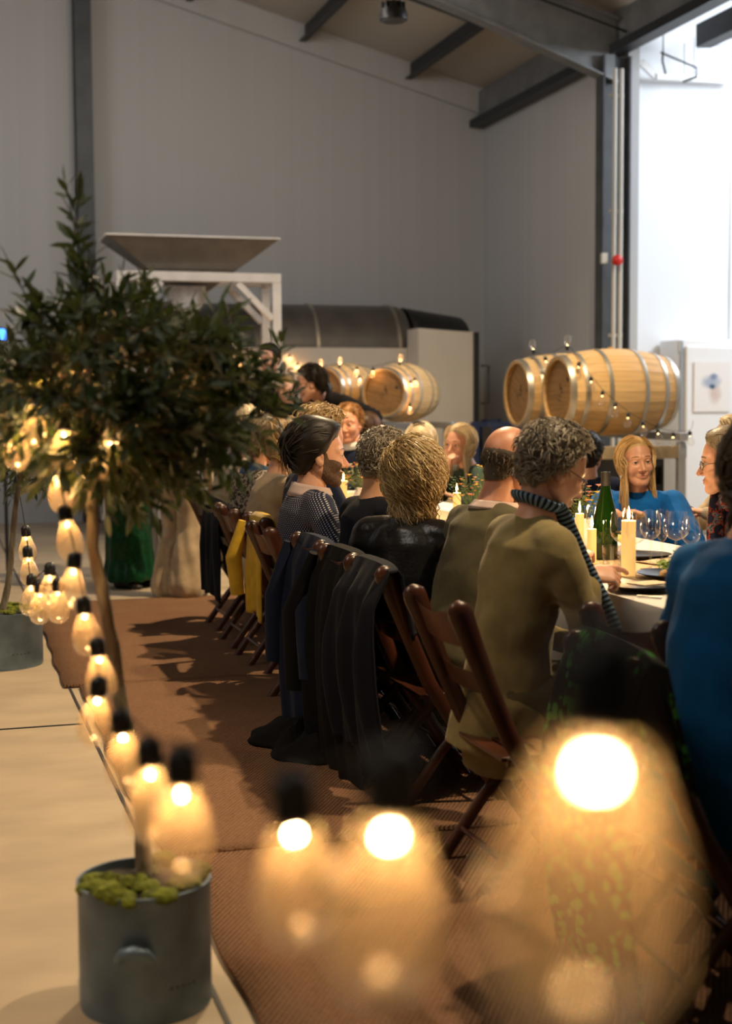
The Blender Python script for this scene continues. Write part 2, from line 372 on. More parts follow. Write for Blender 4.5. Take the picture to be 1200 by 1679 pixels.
def thing(name, label, cat, loc=(0, 0, 0), rz=0, group=None):
    o = bpy.data.objects.new(name, None); C.objects.link(o); o.empty_display_size = .1
    o.location = loc; o.rotation_euler = (0, 0, rz); return tag(o, label, cat, group)
def struct(o): o['kind'] = 'structure'; return o
def dup(o, parent=None):
    c = o.copy(); C.objects.link(c)
    if parent is not None: c.parent = parent
    for ch in list(o.children): dup(ch, c)
    return c

# ------------------------------------------------------------------ the setting
YB = 16.8; XR = 6.6; YC = 12.92            # back wall, right wall, gable column of the opening
def zroof(x): return 5.22 + .273 * (6.6 - x) if x > -1 else 5.22 + .273 * 7.6 - .273 * (-1 - x)
def slab(name, pts, m, thick=.1, nrm=None):
    mb = MB(); a = [Vector(p) for p in pts]; n = nrm or (a[1] - a[0]).cross(a[2] - a[0]).normalized(); n = Vector(n)
    k = len(a); b = [p + n * thick for p in a]
    mb.add(a + b, [tuple(range(k - 1, -1, -1)), tuple(range(k, 2 * k))] + [(i, (i + 1) % k, k + (i + 1) % k, k + i) for i in range(k)])
    return struct(mb.build(name, m, smooth=False))
slab('floor', [(-9, -5, 0), (11, -5, 0), (11, 17, 0), (-9, 17, 0)], M['floor'], -.1, (0, 0, 1))
slab('wall_back', [(-8.6, YB, 0), (6.6, YB, 0), (6.6, YB, 5.2), (-1, YB, zroof(-1)), (-8.6, YB, zroof(-8.6))], M['wall'], .12, (0, 1, 0))
slab('wall_right', [(XR, YC, 0), (XR, YB, 0), (XR, YB, 5.25), (XR, YC, 5.25)], M['wall'], .12, (1, 0, 0))
slab('wall_right_front', [(XR, -5, 0), (XR, 7.5, 0), (XR, 7.5, 5.25), (XR, -5, 5.25)], M['wall'], .12, (1, 0, 0))
slab('wall_left', [(-8.6, -5, 0), (-8.6, YB, 0), (-8.6, YB, 5.2), (-8.6, -5, 5.2)], M['wall'], .12, (-1, 0, 0))
slab('wall_front', [(-8.6, -5, 0), (6.6, -5, 0), (6.6, -5, 5.2), (-1, -5, zroof(-1)), (-8.6, -5, zroof(-8.6))], M['wall'], .12, (0, -1, 0))
slab('ceiling_right', [(6.8, -5, zroof(6.8)), (-1, -5, zroof(-1)), (-1, YB, zroof(-1)), (6.8, YB, zroof(6.8))], M['ceil'], .1, (.26, 0, .96))
slab('ceiling_left', [(-8.6, -5, zroof(-8.6)), (-1, -5, zroof(-1)), (-1, YB, zroof(-1)), (-8.6, YB, zroof(-8.6))], M['ceil'], .1, (-.26, 0, .96))
slab('wall_annex', [(XR + .05, 13.25, 0), (11, 13.25, 0), (11, 13.25, 5.6), (XR + .05, 13.25, 5.6)], M['annex'], .1, (0, 1, 0))
slab('wall_annex_right', [(11, 7.4, 0), (11, 13.25, 0), (11, 13.25, 5.6), (11, 7.4, 5.6)], M['annex'], .1, (1, 0, 0))
slab('wall_annex_front', [(XR + .1, 7.4, 0), (11, 7.4, 0), (11, 7.4, 5.6), (XR + .1, 7.4, 5.6)], M['annex'], .1, (0, -1, 0))
slab('ceiling_annex', [(XR + .1, 7.4, 5.62), (11, 7.4, 5.62), (11, 13.25, 5.62), (XR + .1, 13.25, 5.62)], M['annex'], .1, (0, 0, 1))
# joints in the wall and roof sheets
for i, x in enumerate((7.95, 9.1, 10.2)):
    struct(MB().box((x, 13.244, 2.8), (.012, .008, 5.5)).build('trim_annex_joint', M['pipe']))
struct(MB().bar((-1, YB - .05, zroof(-1) - .16), (XR, YB - .05, zroof(XR) - .16), .30, .05, (0, 1, 0)).build('trim_gable', M['wall'], smooth=False))
for y in (10.55, 14.75): struct(MB().bar((-1, y, zroof(-1) - .012), (6.5, y, zroof(6.5) - .012), .03, .02, (0, 1, 0)).build('trim_ceiling_seam', M['steel_dark'], smooth=False))
# saw-cut joints of the concrete slab
jn = MB(); jn.box((.565, 6, .0015), (.012, 21, .004)); struct(jn.build('trim_floor_joint', M['ink']))
struct(MB().box((-3.5, 6.0, .0015), (8.1, .012, .004)).build('trim_floor_joint', M['ink']))
# column, purlins, rafter, eaves beam
def isec(mb, a, b, h, w, tf=.018, tw=.012, up=(0, 0, 1)):
    a = Vector(a); b = Vector(b); d = (b - a).normalized(); u = Vector(up); u = (u - d * u.dot(d)).normalized()
    mb.bar(a + u * (h / 2 - tf / 2), b + u * (h / 2 - tf / 2), w, tf, u); mb.bar(a - u * (h / 2 - tf / 2), b - u * (h / 2 - tf / 2), w, tf, u)
    mb.bar(a, b, tw, h - 2 * tf, u); return mb
cb = MB(); isec(cb, (1.68, YB - .13, 0), (1.68, YB - .13, zroof(1.68) - .02), .22, .19, up=(0, 1, 0))
struct(cb.build('column_back', M['steel_dark'], smooth=False))
def purlin(x, h=.19, w=.075):
    z = zroof(x) - .02; mb = MB(); a = Vector((x, -4.9, z - h / 2)); b = Vector((x, YB - .02, z - h / 2))
    mb.bar(a, b, .014, h, (0, 0, 1)); mb.bar(a + Vector((w / 2, 0, h / 2 - .008)), b + Vector((w / 2, 0, h / 2 - .008)), w, .014); mb.bar(a + Vector((-w / 2, 0, -h / 2 + .008)), b + Vector((-w / 2, 0, -h / 2 + .008)), w, .016)
    return struct(mb.build('beam_purlin', M['purlin'], smooth=False))
for x in (4.30, 5.62, 2.95, 1.6, .25): purlin(x)
e = MB(); e.box((XR - .09, 6.0, 4.98), (.02, 21.5, .40)); struct(e.build('beam_eaves_web', M['rafter'], smooth=False))
e = MB(); e.box((XR - .13, 6.0, 4.79), (.16, 21.5, .09)); struct(e.build('beam_eaves_flange', M['purlin'], smooth=False))
def rafter(y):
    mb = MB()
    def zc(x): return zroof(x) - .21
    prof = [(-1, .42), (3.6, .42), (5.2, .50), (6.45, .60)]
    for (x0, h0), (x1, h1) in zip(prof[:-1], prof[1:]):
        t0, t1 = zc(x0) + .02, zc(x1) + .02
        mb.add([(x0, y - .008, t0), (x1, y - .008, t1), (x1, y - .008, t1 - h1), (x0, y - .008, t0 - h0), (x0, y + .008, t0), (x1, y + .008, t1), (x1, y + .008, t1 - h1), (x0, y + .008, t0 - h0)],
               [(0, 1, 2, 3), (7, 6, 5, 4), (0, 4, 5, 1), (3, 2, 6, 7)])
        for q in (0, 1):
            a = Vector((x0, y, t0 - q * h0)); b = Vector((x1, y, t1 - q * h1)); mb.bar(a, b, .17, .02, (0, 0, 1))
    return struct(mb.build('beam_rafter', M['rafter'], smooth=False))
rafter(YC); rafter(6.9); rafter(.9)
cb = MB(); isec(cb, (XR - .16, YC, 0), (XR - .16, YC, 4.72), .30, .17, up=(1, 0, 0)); struct(cb.build('column_right', M['steel_dark'], smooth=False))
e = MB(); e.box((7.35, 10.2, 4.95), (.16, 5.2, .22)); struct(e.build('beam_annex', M['purlin'], smooth=False))
# thin cable along the rafter
t = MB(); t.tube([(3.0, YC - .25, zroof(3) - .38), (6.45, YC - .25, zroof(6.45) - .36)], .012, 6); tag(t.build('conduit_pipe', M['black']), 'thin dark conduit running beside the grey rafter under the roof', 'pipe')

# ------------------------------------------------------------------ fixtures
for i, (px, lab) in enumerate(((1006.5, 'slim cream wall pipe, left one of the upright pair with the red alarm'), (1017, 'slim cream wall pipe, right one of the upright pair by the bright annex'))):
    p = atY(px, 400, YC - .24)
    t = MB(); t.tube([(p.x, p.y, 0), (p.x, p.y, 4.55)], .022, 8)
    o = t.build('wall_pipe', M['pipe']); tag(o, lab, 'pipe')
    for z in (.8, 2.0, 3.2, 4.3): MB().box((p.x, p.y + .03, z), (.07, .03, .03)).build('pipe_bracket', M['pipe'], o)
p = atY(1011, 427, YC - .33)
al = thing('fire_alarm', 'small red fire alarm sounder fixed to the cream pipes', 'alarm', p)
MB().box((0, .03, 0), (.05, .04, .06)).build('base', M['red'], al, bevel=.006); MB().lathe([(.052, 0), (.055, -.025), (.04, -.05), (.015, -.055)], 20).build('sounder', M['red'], al).rotation_euler = (-PI / 2, 0, 0)
MB().box((-.12, .03, .02), (.06, .04, .10)).build('call_point', M['pipe'], al, bevel=.004)
# high bay lamp
p = at(645, 22, 11.4)
hb = thing('high_bay_lamp', 'round black high bay lamp hanging under the roof sheets', 'lamp', p)
MB().lathe([(.02, .10), (.075, .085), (.085, .03), (.105, .025), (.115, -.02), (.11, -.055), (.095, -.06)], 28).build('housing', M['black'], hb)
MB().lathe([(.098, -.056), (.09, -.066), (.0, -.067)], 28).build('lens', M['steel_dark'], hb)
MB().tube([(0, 0, .10), (0, 0, zroof(p.x) - p.z - .03)], .008, 6).build('rod', M['black'], hb)
for k in range(10):
    g = 2 * PI * k / 10; MB().box((.075 * math.cos(g), .075 * math.sin(g), .06), (.05, .006, .05), Matrix.Rotation(g, 3, 'Z')).build('fin', M['black'], hb)
for (x, y, lab) in ((3.15, 8.3, 'round black pendant lamp above the middle of the long table'), (2.9, 3.5, 'round black pendant lamp above the near end of the long table'), (4.5, 8.6, 'added unseen pendant lamp, round and black, before the right barrels'), (-1.2, 4.2, 'added unseen pendant lamp, round and black, above the bare concrete aisle')):  # barrel and aisle pendants are added, unseen housings for the fill spots
    h = thing('pendant_lamp', lab, 'lamp', (x, y, 4.62)); MB().lathe([(.03, .12), (.06, .10), (.15, -.02), (.16, -.08), (.155, -.08), (.14, -.02), (.05, .08)], 28).build('shade', M['black'], h)
    MB().tube([(0, 0, .1), (0, 0, zroof(x) - 4.62)], .006, 6).build('rod', M['black'], h)
# tray and wires under the annex roof
ct = thing('cable_tray', 'white cable trunking with dropped corner along the annex wall', 'trunking', (0, 0, 0))
def W13(px, py, y=13.1): return atY(px, py, y)
MB().bar(W13(1030, 104), W13(1052, 103), .07, .05).build('upper_run', M['white'], ct)
MB().bar(W13(1052, 103), W13(1076, 126), .07, .05, (0, 1, 0)).build('drop', M['white'], ct)
MB().bar(W13(1074, 126), W13(1210, 133), .08, .06).build('lower_run', M['white'], ct)
MB().tube([W13(1122, 70), W13(1122, 124)], .006, 5).build('hanger', M['rack'], ct); MB().tube([W13(1138, 60), W13(1138, 124)], .006, 5).build('hanger', M['rack'], ct)
wb = thing('wire_bracket', 'thin black bent wire bracket hanging under the annex roof', 'bracket', (0, 0, 0))
MB().tube([W13(1087, 84, 12.9), W13(1086, 100, 12.9), W13(1091, 121, 12.9)], .011, 6).build('hook', M['black'], wb)
MB().tube([W13(1083, 86, 12.9), W13(1142, 111, 12.9), W13(1142, 124, 12.9)], .010, 6).build('arm', M['black'], wb); w0_ = W13(1087, 86, 12.9); MB().tube([w0_, (w0_.x, w0_.y, 5.61)], .006, 6).build('hanger', M['black'], wb); MB().tube([W13(1142, 126, 12.9), W13(1120, 134, 12.9)], .014, 6).build('foot', M['black'], wb)
t = MB(); t.tube([W13(1144, 79, 12.9), W13(1210, 71, 12.9)], .009, 6); tag(t.build('support_wire', M['rack']), 'thin grey wire stretched below the annex roof beam', 'wire')

# white cabinet with a picture on its door
cx0 = atY(1113, 700, 12.80).x
cab = thing('white_cabinet', 'tall bright white cabinet against the annex wall with a picture on its door', 'cabinet', (cx0, 12.82, 0))
CH = atY(1150, 557, 12.80).z
MB().box((.52, .2, CH / 2), (1.04, .40, CH)).build('body', M['white'], cab, bevel=.01)
MB().box((.54, -.02, CH / 2 - .01), (.96, .05, CH - .10)).build('door', M['white'], cab, bevel=.02)
for z in (.35, 1.0, 1.62, 1.9): MB().lathe([(.014, -.05), (.014, .05)], 10, (-.012, -.03, z)).build('hinge', M['pipe'], cab)
tag(MB().box((.012, -.03, CH / 2), (.03, .03, CH - .02)).build('door_frame', M['rack'], cab, bevel=.004))
hd = MB().box((.97, -.07, 1.05), (.03, .04, .3)).build('handle', M['rack'], cab, bevel=.006)
pa = atY(1138, 593, 12.765); pb = atY(1196, 675, 12.765)
pic = mat('picture_print', (.80, .77, .74), .6)
n, l, p_ = nodes(pic); tc = n.new('ShaderNodeTexCoord'); sp = n.new('ShaderNodeSeparateXYZ'); l.new(tc.outputs['Object'], sp.inputs[0])
nz = n.new('ShaderNodeTexNoise'); nz.inputs['Scale'].default_value = 14; nz.inputs['Detail'].default_value = 4; l.new(tc.outputs['Object'], nz.inputs[0])
def blob(x, z, rx, rz, lo, hi):
    a = mathn(n, l, 'MULTIPLY', mathn(n, l, 'ADD', sp.outputs[0], -x), 1 / rx); b = mathn(n, l, 'MULTIPLY', mathn(n, l, 'ADD', sp.outputs[2], -z), 1 / rz)
    d = mathn(n, l, 'ADD', mathn(n, l, 'MULTIPLY', a, a), mathn(n, l, 'MULTIPLY', b, b)); d = mathn(n, l, 'ADD', d, mathn(n, l, 'MULTIPLY', nz.outputs[0], .9))
    mr = n.new('ShaderNodeMapRange'); mr.inputs[1].default_value = hi; mr.inputs[2].default_value = lo; l.new(d, mr.inputs[0]); return mr.outputs[0]
c = (.80, .76, .73)
c = mixc(n, l, blob(.03, -.06, .09, .13, .5, 1.4), c, (.62, .50, .44), None)
c = mixc(n, l, blob(-.01, .05, .14, .09, .5, 1.3), c, (.36, .40, .50), None)
c = mixc(n, l, blob(.02, .10, .06, .05, .5, 1.2), c, (.20, .24, .36), None)
c = mixc(n, l, blob(.0, .0, .05, .04, .6, 1.1), c, (.03, .10, .16), p_.inputs['Base Color'])
o = MB().box((0, 0, 0), (pb.x - pa.x, .008, pa.z - pb.z)).build('picture', pic, cab, smooth=False)
o.location = ((pa.x + pb.x) / 2 - cx0, 12.765 - 12.82, (pa.z + pb.z) / 2)
tag(o, 'pale picture with a blue-grey smudged drawing')

# ------------------------------------------------------------------ winery machines at the back wall
# hopper on aluminium stand
YF = 14.1
fa = atY(190, 449, YF); fb = atY(459, 453, YF); FZ = fa.z + .03; fw = fb.x - fa.x; fd = .50
st = thing('hopper_stand', 'pale aluminium stand with diagonal braces under the steel hopper', 'stand', (fa.x, YF, 0))
w = .085
for (x, y) in ((w / 2, 0), (fw - w / 2, 0), (w / 2, fd), (fw - w / 2, fd)):
    lg = MB().box((x, y, FZ / 2 - .04), (w, w, FZ - .08)).build('leg', M['alu'], st, bevel=.004)
    MB().box((x, y, 1.92), (w + .02, w + .02, .03)).build('collar', M['alu'], lg, bevel=.004)
for y in (0, fd): MB().box((fw / 2, y, FZ - .045), (fw, w + .01, .09)).build('cross_beam', M['alu'], st, bevel=.004)
for x in (w / 2, fw - w / 2): MB().box((x, fd / 2, FZ - .045), (w, fd - w, .09)).build('cross_beam', M['alu'], st, bevel=.004)
for y in (0, fd):
    for s in (0, 1):
        a = Vector((w if not s else fw - w, y, FZ - .45)); b = Vector((.44 if not s else fw - .44, y, FZ - .10)); MB().bar(a, b, .06, .075, (0, 1, 0)).build('brace', M['alu'], st)
hz1 = atY(320, 388, YF).z
hop = thing('hopper', 'wide stainless steel hopper with sloping sides on the aluminium stand', 'hopper', (fa.x, YF, FZ))
x0, x1 = -.08, fw - .01; y0, y1 = -.02, fd + .1; H = hz1 - FZ
bx0, bx1, by0, by1 = .38, fw - .48, .12, fd - .08
def face(name, q, m):
    mb = MB(); mb.add(q, [(0, 1, 2, 3)]); return mb.build(name, m, hop, smooth=False, solid=.012)
tp = [(x0, y0, H), (x1, y0, H), (x1, y1, H), (x0, y1, H)]; bt = [(bx0, by0, .004), (bx1, by0, .004), (bx1, by1, .004), (bx0, by1, .004)]
for i in range(4): face('side_panel', [bt[i], bt[(i + 1) % 4], tp[(i + 1) % 4], tp[i]], M['hopper'])
rim = MB()
for i in range(4): rim.bar(tp[i], tp[(i + 1) % 4], .03, .016)
rim.build('rim', M['alu'], hop, smooth=False)
lw = MB(); bl = [(bx0 + .2, by0 + .07, -.16), (bx1 - .2, by0 + .07, -.16), (bx1 - .2, by1 - .07, -.16), (bx0 + .2, by1 - .07, -.16)]
lw.add(bt + bl, [(i, (i + 1) % 4, 4 + (i + 1) % 4, 4 + i) for i in range(4)] + [(7, 6, 5, 4)]); lw.build('lower_cone', M['ssdark'], hop, smooth=False)
pb_ = atY(305, 488, YF + .25)
bag = MB()
def bf(u, v):
    g = 2 * PI * u; k = 1 - .42 * v ** 1.6; rr = .215 * k * (1 + .05 * math.sin(5 * g + 3 * v) + .03 * math.sin(9 * g))
    return (rr * math.cos(g) * 1.05, rr * math.sin(g) * .6, .11 - .23 * v)
bag.grid(bf, 32, 10); bag.ell((0, 0, -.12), (.128, .10, .012)); o = bag.build('catch_bag', M['white_shirt'], loc=pb_); tag(o, 'crumpled white bag tied under the mouth of the steel hopper', 'bag')
# press
YP = 15.5
pe = atY(656, 540, YP); pc = atY(640, 577, YP); pt = atY(600, 501, YP)
rad = pt.z - pc.z - .0; L = 3.3
pr = thing('wine_press', 'large horizontal stainless wine press with a cream base panel along the back wall', 'press', (pe.x, YP, 0))
prof = [(rad * .35, -L)] + [(rad, -L + .12), (rad, -.14)] + [(rad * (.86 + .14 * math.cos(a)), -.14 + .14 * math.sin(a)) for a in (.3, .6, .9, 1.2, 1.5)] + [(.02, .0)]
MB().lathe(prof, 48, (0, 0, pc.z), 'X').build('drum', M['ssdark'], pr)
for x in (-.17, -1.1, -2.05): MB().lathe([(rad + .004, x - .02), (rad + .016, x - .015), (rad + .016, x + .015), (rad + .004, x + .02)], 48, (0, 0, pc.z), 'X').build('drum_band', M['ss'], pr)
zb = pc.z + .02; pw = atY(688, 600, YP - rad - .05).x - pe.x
zlo = atY(600, 628, YP - rad - .05).z
MB().box((pw - 1.75, -rad - .05, (zb + zlo) / 2 - .0), (3.5, .05, zb - zlo)).build('upper_panel', M['panel'], pr, bevel=.008)
MB().box((pw - 1.75, -rad - .03, (zlo - .015 + .15) / 2), (3.5, .05, zlo - .165)).build('lower_panel', M['panel'], pr, bevel=.008)
MB().box((pw - 1.75, 0, .9), (3.4, rad * 1.8, 1.6)).build('base', M['ssdark'], pr, bevel=.01)
MB().box((pw - 1.75, -rad - .08, zlo - .005), (3.5, .015, .018)).build('panel_seam', M['ink'], pr)
for x in (.15, 1.7, 3.2): MB().box((pw - .1 - x, -.2, .08), (.15, .3, .16)).build('foot', M['steel_dark'], pr)
MB().tube([(pw - .06, -rad - .09, zb - .15), (pw - .06, -rad - .12, zb - .02), (pw - .02, -rad - .12, zb + .1)], .012, 6).build('release_lever', M['rack'], pr)
# the letters on the panel
tx = atY(452, 621, YP - rad - .06)
cu = bpy.data.curves.new('lettering', 'FONT'); cu.body = 'ESS'; cu.size = .17; cu.extrude = .003; cu.space_character = 1.12
tmp = bpy.data.objects.new('tmp', cu); C.objects.link(tmp); tme = bpy.data.meshes.new_from_object(tmp.evaluated_get(bpy.context.evaluated_depsgraph_get())); bpy.data.objects.remove(tmp)
to = link('lettering', tme, M['ink'], smooth=False); to.rotation_euler = (PI / 2, 0, 0)
to.parent = pr; to.location = (tx.x - pe.x, -rad - .079, tx.z); to.scale = (1.2, 1, 1)
# black cover and grey cabinet
ca = atY(655, 545, YP); cb_ = atY(745, 540, YP)
cov = MB(); cw = cb_.x - ca.x
def cf(u, v):
    g = PI * v; x = u * cw; zz = pc.z + .02 + (rad - .05 - .10 * u) * math.sin(g); return (x, -(rad - .02) * math.cos(g), zz)
cov.grid(cf, 8, 20); o = cov.build('machine_cover', M['black'], solid=.02, loc=(ca.x + .02, YP, 0)); tag(o, 'black curved cover at the right end of the steel press drum', 'cover')
ga = atY(685, 538, YP - 1.0); gb = atY(783, 545, YP - 1.0)
gc = thing('machine_cabinet', 'plain grey machine cabinet with a black edge right of the press', 'cabinet', (ga.x, YP - 1.0, 0)); gw = gb.x - ga.x; gz = ga.z
side = MB(); zz = gb.z
side.add([(0, -.02, 0), (gw - .06, -.02, 0), (gw - .06, -.02, zz), (0, -.02, gz), (0, .36, 0), (gw - .06, .36, 0), (gw - .06, .36, zz), (0, .36, gz)], [(0, 1, 2, 3), (7, 6, 5, 4), (3, 2, 6, 7), (0, 3, 7, 4), (1, 5, 6, 2)])
side.build('body', M['panel'], gc, smooth=False)
MB().box((gw - .03, .16, zz / 2), (.06, .42, zz)).build('edge_post', M['black'], gc, bevel=.005)
MB().tube([(gw + .0, -.1, 1.35), (gw + .07, -.14, 1.35), (gw + .07, -.14, 1.75), (gw, -.1, 1.75)], .014, 8).build('handle', M['black'], gc)
# blue hand truck near the corner
bt_ = atZ(800, 800, 0) if False else Vector((atY(803, 700, 14.6).x, 14.6, 0))
ht = thing('hand_truck', 'dark blue steel hand truck standing by the far corner', 'trolley', bt_)
zt = atY(803, 688, 14.6).z
for x in (-.1, .12): MB().tube([(x, 0, .1), (x, 0, zt - .04), (x + (.05 if x < 0 else -.02), -.03, zt)], .022, 8).build('upright', M['bluepaint'], ht)
MB().tube([(-.1, 0, zt - .02), (.12, 0, zt - .02)], .022, 8).build('handle', M['bluepaint'], ht)
for z in (.4, .8): MB().box((.01, 0, z), (.22, .03, .04)).build('crossbar', M['bluepaint'], ht)
MB().box((.01, -.15, .03), (.4, .3, .02)).build('toe_plate', M['bluepaint'], ht)
for x in (-.18, .2): MB().lathe([(.03, -.025), (.1, -.025), (.1, .025), (.03, .025)], 20, (x, .08, .1), 'X').build('wheel', M['black'], ht)
bc = thing('blue_crate_frame', 'low blue steel frame standing between the corner and the barrels', 'frame', (atY(832, 700, 13.7).x, 13.7, 0))
zt = atY(832, 693, 13.7).z
for x in (-.15, .15):
    for y in (0, .5): MB().box((x, y, zt / 2), (.05, .05, zt)).build('leg', M['bluepaint'], bc)
for y in (0, .5): MB().box((0, y, zt - .02), (.42, .06, .05)).build('rail', M['bluepaint'], bc)

# ------------------------------------------------------------------ barrels
def make_barrel(label, group, ns=26, Lh=.475, rb=.352, rh=.285, detail=True):
    b = thing('barrel', label, 'barrel', group=group)
    def r(x): return rb - (rb - rh) * (abs(x) / Lh) ** 1.9
    K = 10
    meshes = []
    for kind in range(2):
        mb = MB(); vs = []
        g = PI / ns * .975
        for i in range(K + 1):
            x = -Lh + 2 * Lh * i / K; ro = r(x) ; ri = ro - .026
            for rr, s in ((ro, -1), (ro, 1), (ri, 1), (ri, -1)):
                vs.append((x, rr * math.sin(s * g), rr * math.cos(g)))
        fs = [(i * 4 + j, i * 4 + (j + 1) % 4, i * 4 + 4 + (j + 1) % 4, i * 4 + 4 + j) for i in range(K) for j in range(4)] + [(3, 2, 1, 0), (K * 4, K * 4 + 1, K * 4 + 2, K * 4 + 3)]
        mb.add(vs, [f[::-1] for f in fs]); me = mb.mesh('stave'); me.materials.append(M['oak'] if kind else M['oak2']); me.polygons.foreach_set('use_smooth', [True] * len(me.polygons)); me.set_sharp_from_angle(angle=R(35)); meshes.append(me)
    for k in range(ns):
        o = bpy.data.objects.new('stave', meshes[(k * 7 // 3) % 2]); C.objects.link(o); o.parent = b; o.rotation_euler = (2 * PI * k / ns, 0, 0)
    for x in (-.455, -.345, -.155, .155, .345, .455):
        w = .045 if abs(x) > .4 else .036
        mb = MB(); mb.lathe([(r(x - w / 2) - .006, x - w / 2), (r(x - w / 2) + .004, x - w / 2), (r(x) + .0055, x), (r(x + w / 2) + .004, x + w / 2), (r(x + w / 2) - .006, x + w / 2)], 52, ax='X', cap=False)
        mb.build('hoop', M['hoop'], b)
    for s in (-1, 1):
        hd = bpy.data.objects.new('head', None); C.objects.link(hd); hd.parent = b; hd.location = (s * (Lh - .045), 0, 0)
        rr = rh - .02; n = 7
        for q in range(n):
            y0 = -rr + 2 * rr * q / n + .0008; y1 = -rr + 2 * rr * (q + 1) / n - .0008
            pts = []
            for t in range(7): y = y0 + (y1 - y0) * t / 6; pts.append((y, math.sqrt(max(rr * rr - y * y, 0.0001))))
            out = [(s * .008, y, z) for y, z in pts] + [(s * .008, y, -z) for y, z in pts[::-1]]
            inn = [(-s * .008, p[1], p[2]) for p in out]; m = len(out)
            mb = MB(); mb.add(out + inn, [tuple(range(m)), tuple(range(2 * m - 1, m - 1, -1))] + [(i, m + i, m + (i + 1) % m, (i + 1) % m) for i in range(m)])
            mb.build('plank', M['oakhead'], hd, smooth=False)
        if s == -1:      # burnt brand mark on the head: a stubby emblem and two lines of dashes
            mk = MB(); x = -.0095
            for (y, z, w, h) in ((0, .03, .05, .03), (.012, .06, .02, .04), (-.02, .0, .03, .02), (.02, -.03, .035, .014), (.03, -.065, .018, .02), (.06, -.055, .016, .016), (.0, -.07, .014, .014), (-.13, .10, .05, .04)):
                mk.box((x, y, z), (.002, w * .7, h * .7), Matrix.Rotation(.35, 3, 'X'))
            tag(mk.build('burnt_mark', M['ink'], hd, smooth=False), kind='stuff')
    MB().lathe([(.0, .352), (.026, .352), (.026, .362), (.0, .362)], 14).build('bung', M['oak2'], b)
    return b
def put(b, loc, rz, sc=1, rx=0):
    b.location = loc; b.rotation_euler = (rx, 0, rz); b.scale = (sc,) * 3; return b
pB = at(1001, 643, 11.4); bar1 = put(make_barrel('pale oak wine barrel on the right rack, nearer one with the bulb string across it', 'oak barrels on racks'), pB, 0, .99)
bar2 = dup(bar1); pB2 = Vector((pB.x - .02, pB.y + .80, pB.z)); put(bar2, pB2, 0, .97, .5)
tag(bar2, 'pale oak wine barrel on the right rack, farther one half hidden behind its neighbour')
pB3 = at(659, 644, 13.2); bar3 = dup(bar1); put(bar3, pB3, R(45), .775, .3)
tag(bar3, 'oak barrel on the back rack showing its round head, right one of that pair')
pB4 = at(566, 640, 13.6); bar4 = dup(bar1); put(bar4, pB4, R(40), .735, .9)
tag(bar4, 'oak barrel on the back rack partly hidden behind the standing waitress')
rk = thing('barrel_rack', 'grey steel and timber rack under the two right barrels', 'rack', (pB.x, pB.y + .40, 0))
zr = pB.z - .352
for x in (-.40, .40):
    MB().box((x, 0, zr - .0), (.07, 1.75, .06)).build('cradle_rail', M['rack'], rk, bevel=.005)
    for y in (-.82, .82): MB().box((x, y, zr / 2 - .02), (.06, .06, zr - .04)).build('leg', M['rack'], rk, bevel=.005)
for y in (-.82, .82): MB().box((0, y, .45), (.86, .05, .05)).build('crossbar', M['rack'], rk)
MB().box((0, -.80, zr - .12), (.9, .05, .10)).build('cross_plank', M['rackwood'], rk, bevel=.005)
MB().box((0, 0, .50), (.9, 1.7, .05)).build('shelf', M['rackwood'], rk, bevel=.005)
cr = thing('dark_crate', 'dark plastic crate on the rack shelf below the right barrels', 'crate', (pB.x + .12, pB.y - .05, .526))
MB().box((0, 0, .02), (.4, .5, .04)).build('bottom', M['black'], cr)
for (c_, d_) in (((-.19, 0, .2), (.02, .5, .34)), ((.19, 0, .2), (.02, .5, .34)), ((0, -.24, .10), (.36, .02, .14)), ((0, -.24, .34), (.36, .02, .06)), ((0, .24, .2), (.36, .02, .34))): MB().box(c_, d_).build('side', M['black'], cr)
wd = MB().box((0, 0, .06), (.34, .5, .12)); o = wd.build('wooden_board', M['oak2'], bevel=.01, loc=(pB.x - .28, pB.y - .1, .526)); tag(o, 'short pale timber block on the rack shelf beside the dark crate', 'board')
rk2 = thing('barrel_rack', 'blue grey steel rack under the two back barrels', 'rack', ((pB3.x + pB4.x) / 2, (pB3.y + pB4.y) / 2, 0), math.atan2(pB4.y - pB3.y, pB4.x - pB3.x)); zr = pB3.z - .35 * .775 - .04
ll = (pB4 - pB3).length
for y in (-.30, .30):
    MB().box((0, y, zr + .01), (ll + .75, .06, .06)).build('cradle_rail', M['rack'], rk2, bevel=.005)
    for x in (-ll / 2 - .3, 0, ll / 2 + .3): MB().box((x, y, zr / 2), (.06, .06, zr)).build('leg', M['rack'], rk2, bevel=.005)
for x in (-ll / 2 - .3, ll / 2 + .3): MB().box((x, 0, .5), (.05, .6, .05)).build('crossbar', M['rack'], rk2)

# ------------------------------------------------------------------ rugs
def rug(y0, y1, x0, x1, label, ph):
    mb = MB()
    def f(u, v):
        x = x0 + (x1 - x0) * v; y = y0 + (y1 - y0) * u
        if v < .01: x += .012 * math.sin(7 * u + ph) + .006 * math.sin(31 * u + ph)
        if u < .01: y += .010 * math.sin(6 * v + ph)
        return (x, y, .010 + .003 * math.sin(5 * u + ph) * math.sin(4 * v))
    mb.grid(f, 40, 24); o = mb.build('rug', M['rug'], solid=.012); tag(o, label, 'rug', 'brown woven rugs laid end to end'); return o
rug(1.0, 4.07, .635, 3.9, 'brown woven rug under the nearest chairs, beside the front tub', 0)
rug(4.09, 6.78, .60, 3.9, 'brown woven rug with chair shadows in the middle of the aisle', 2)
rug(6.80, 9.75, .555, 3.9, 'brown woven rug at the far end, ending at the standing guests', 4)

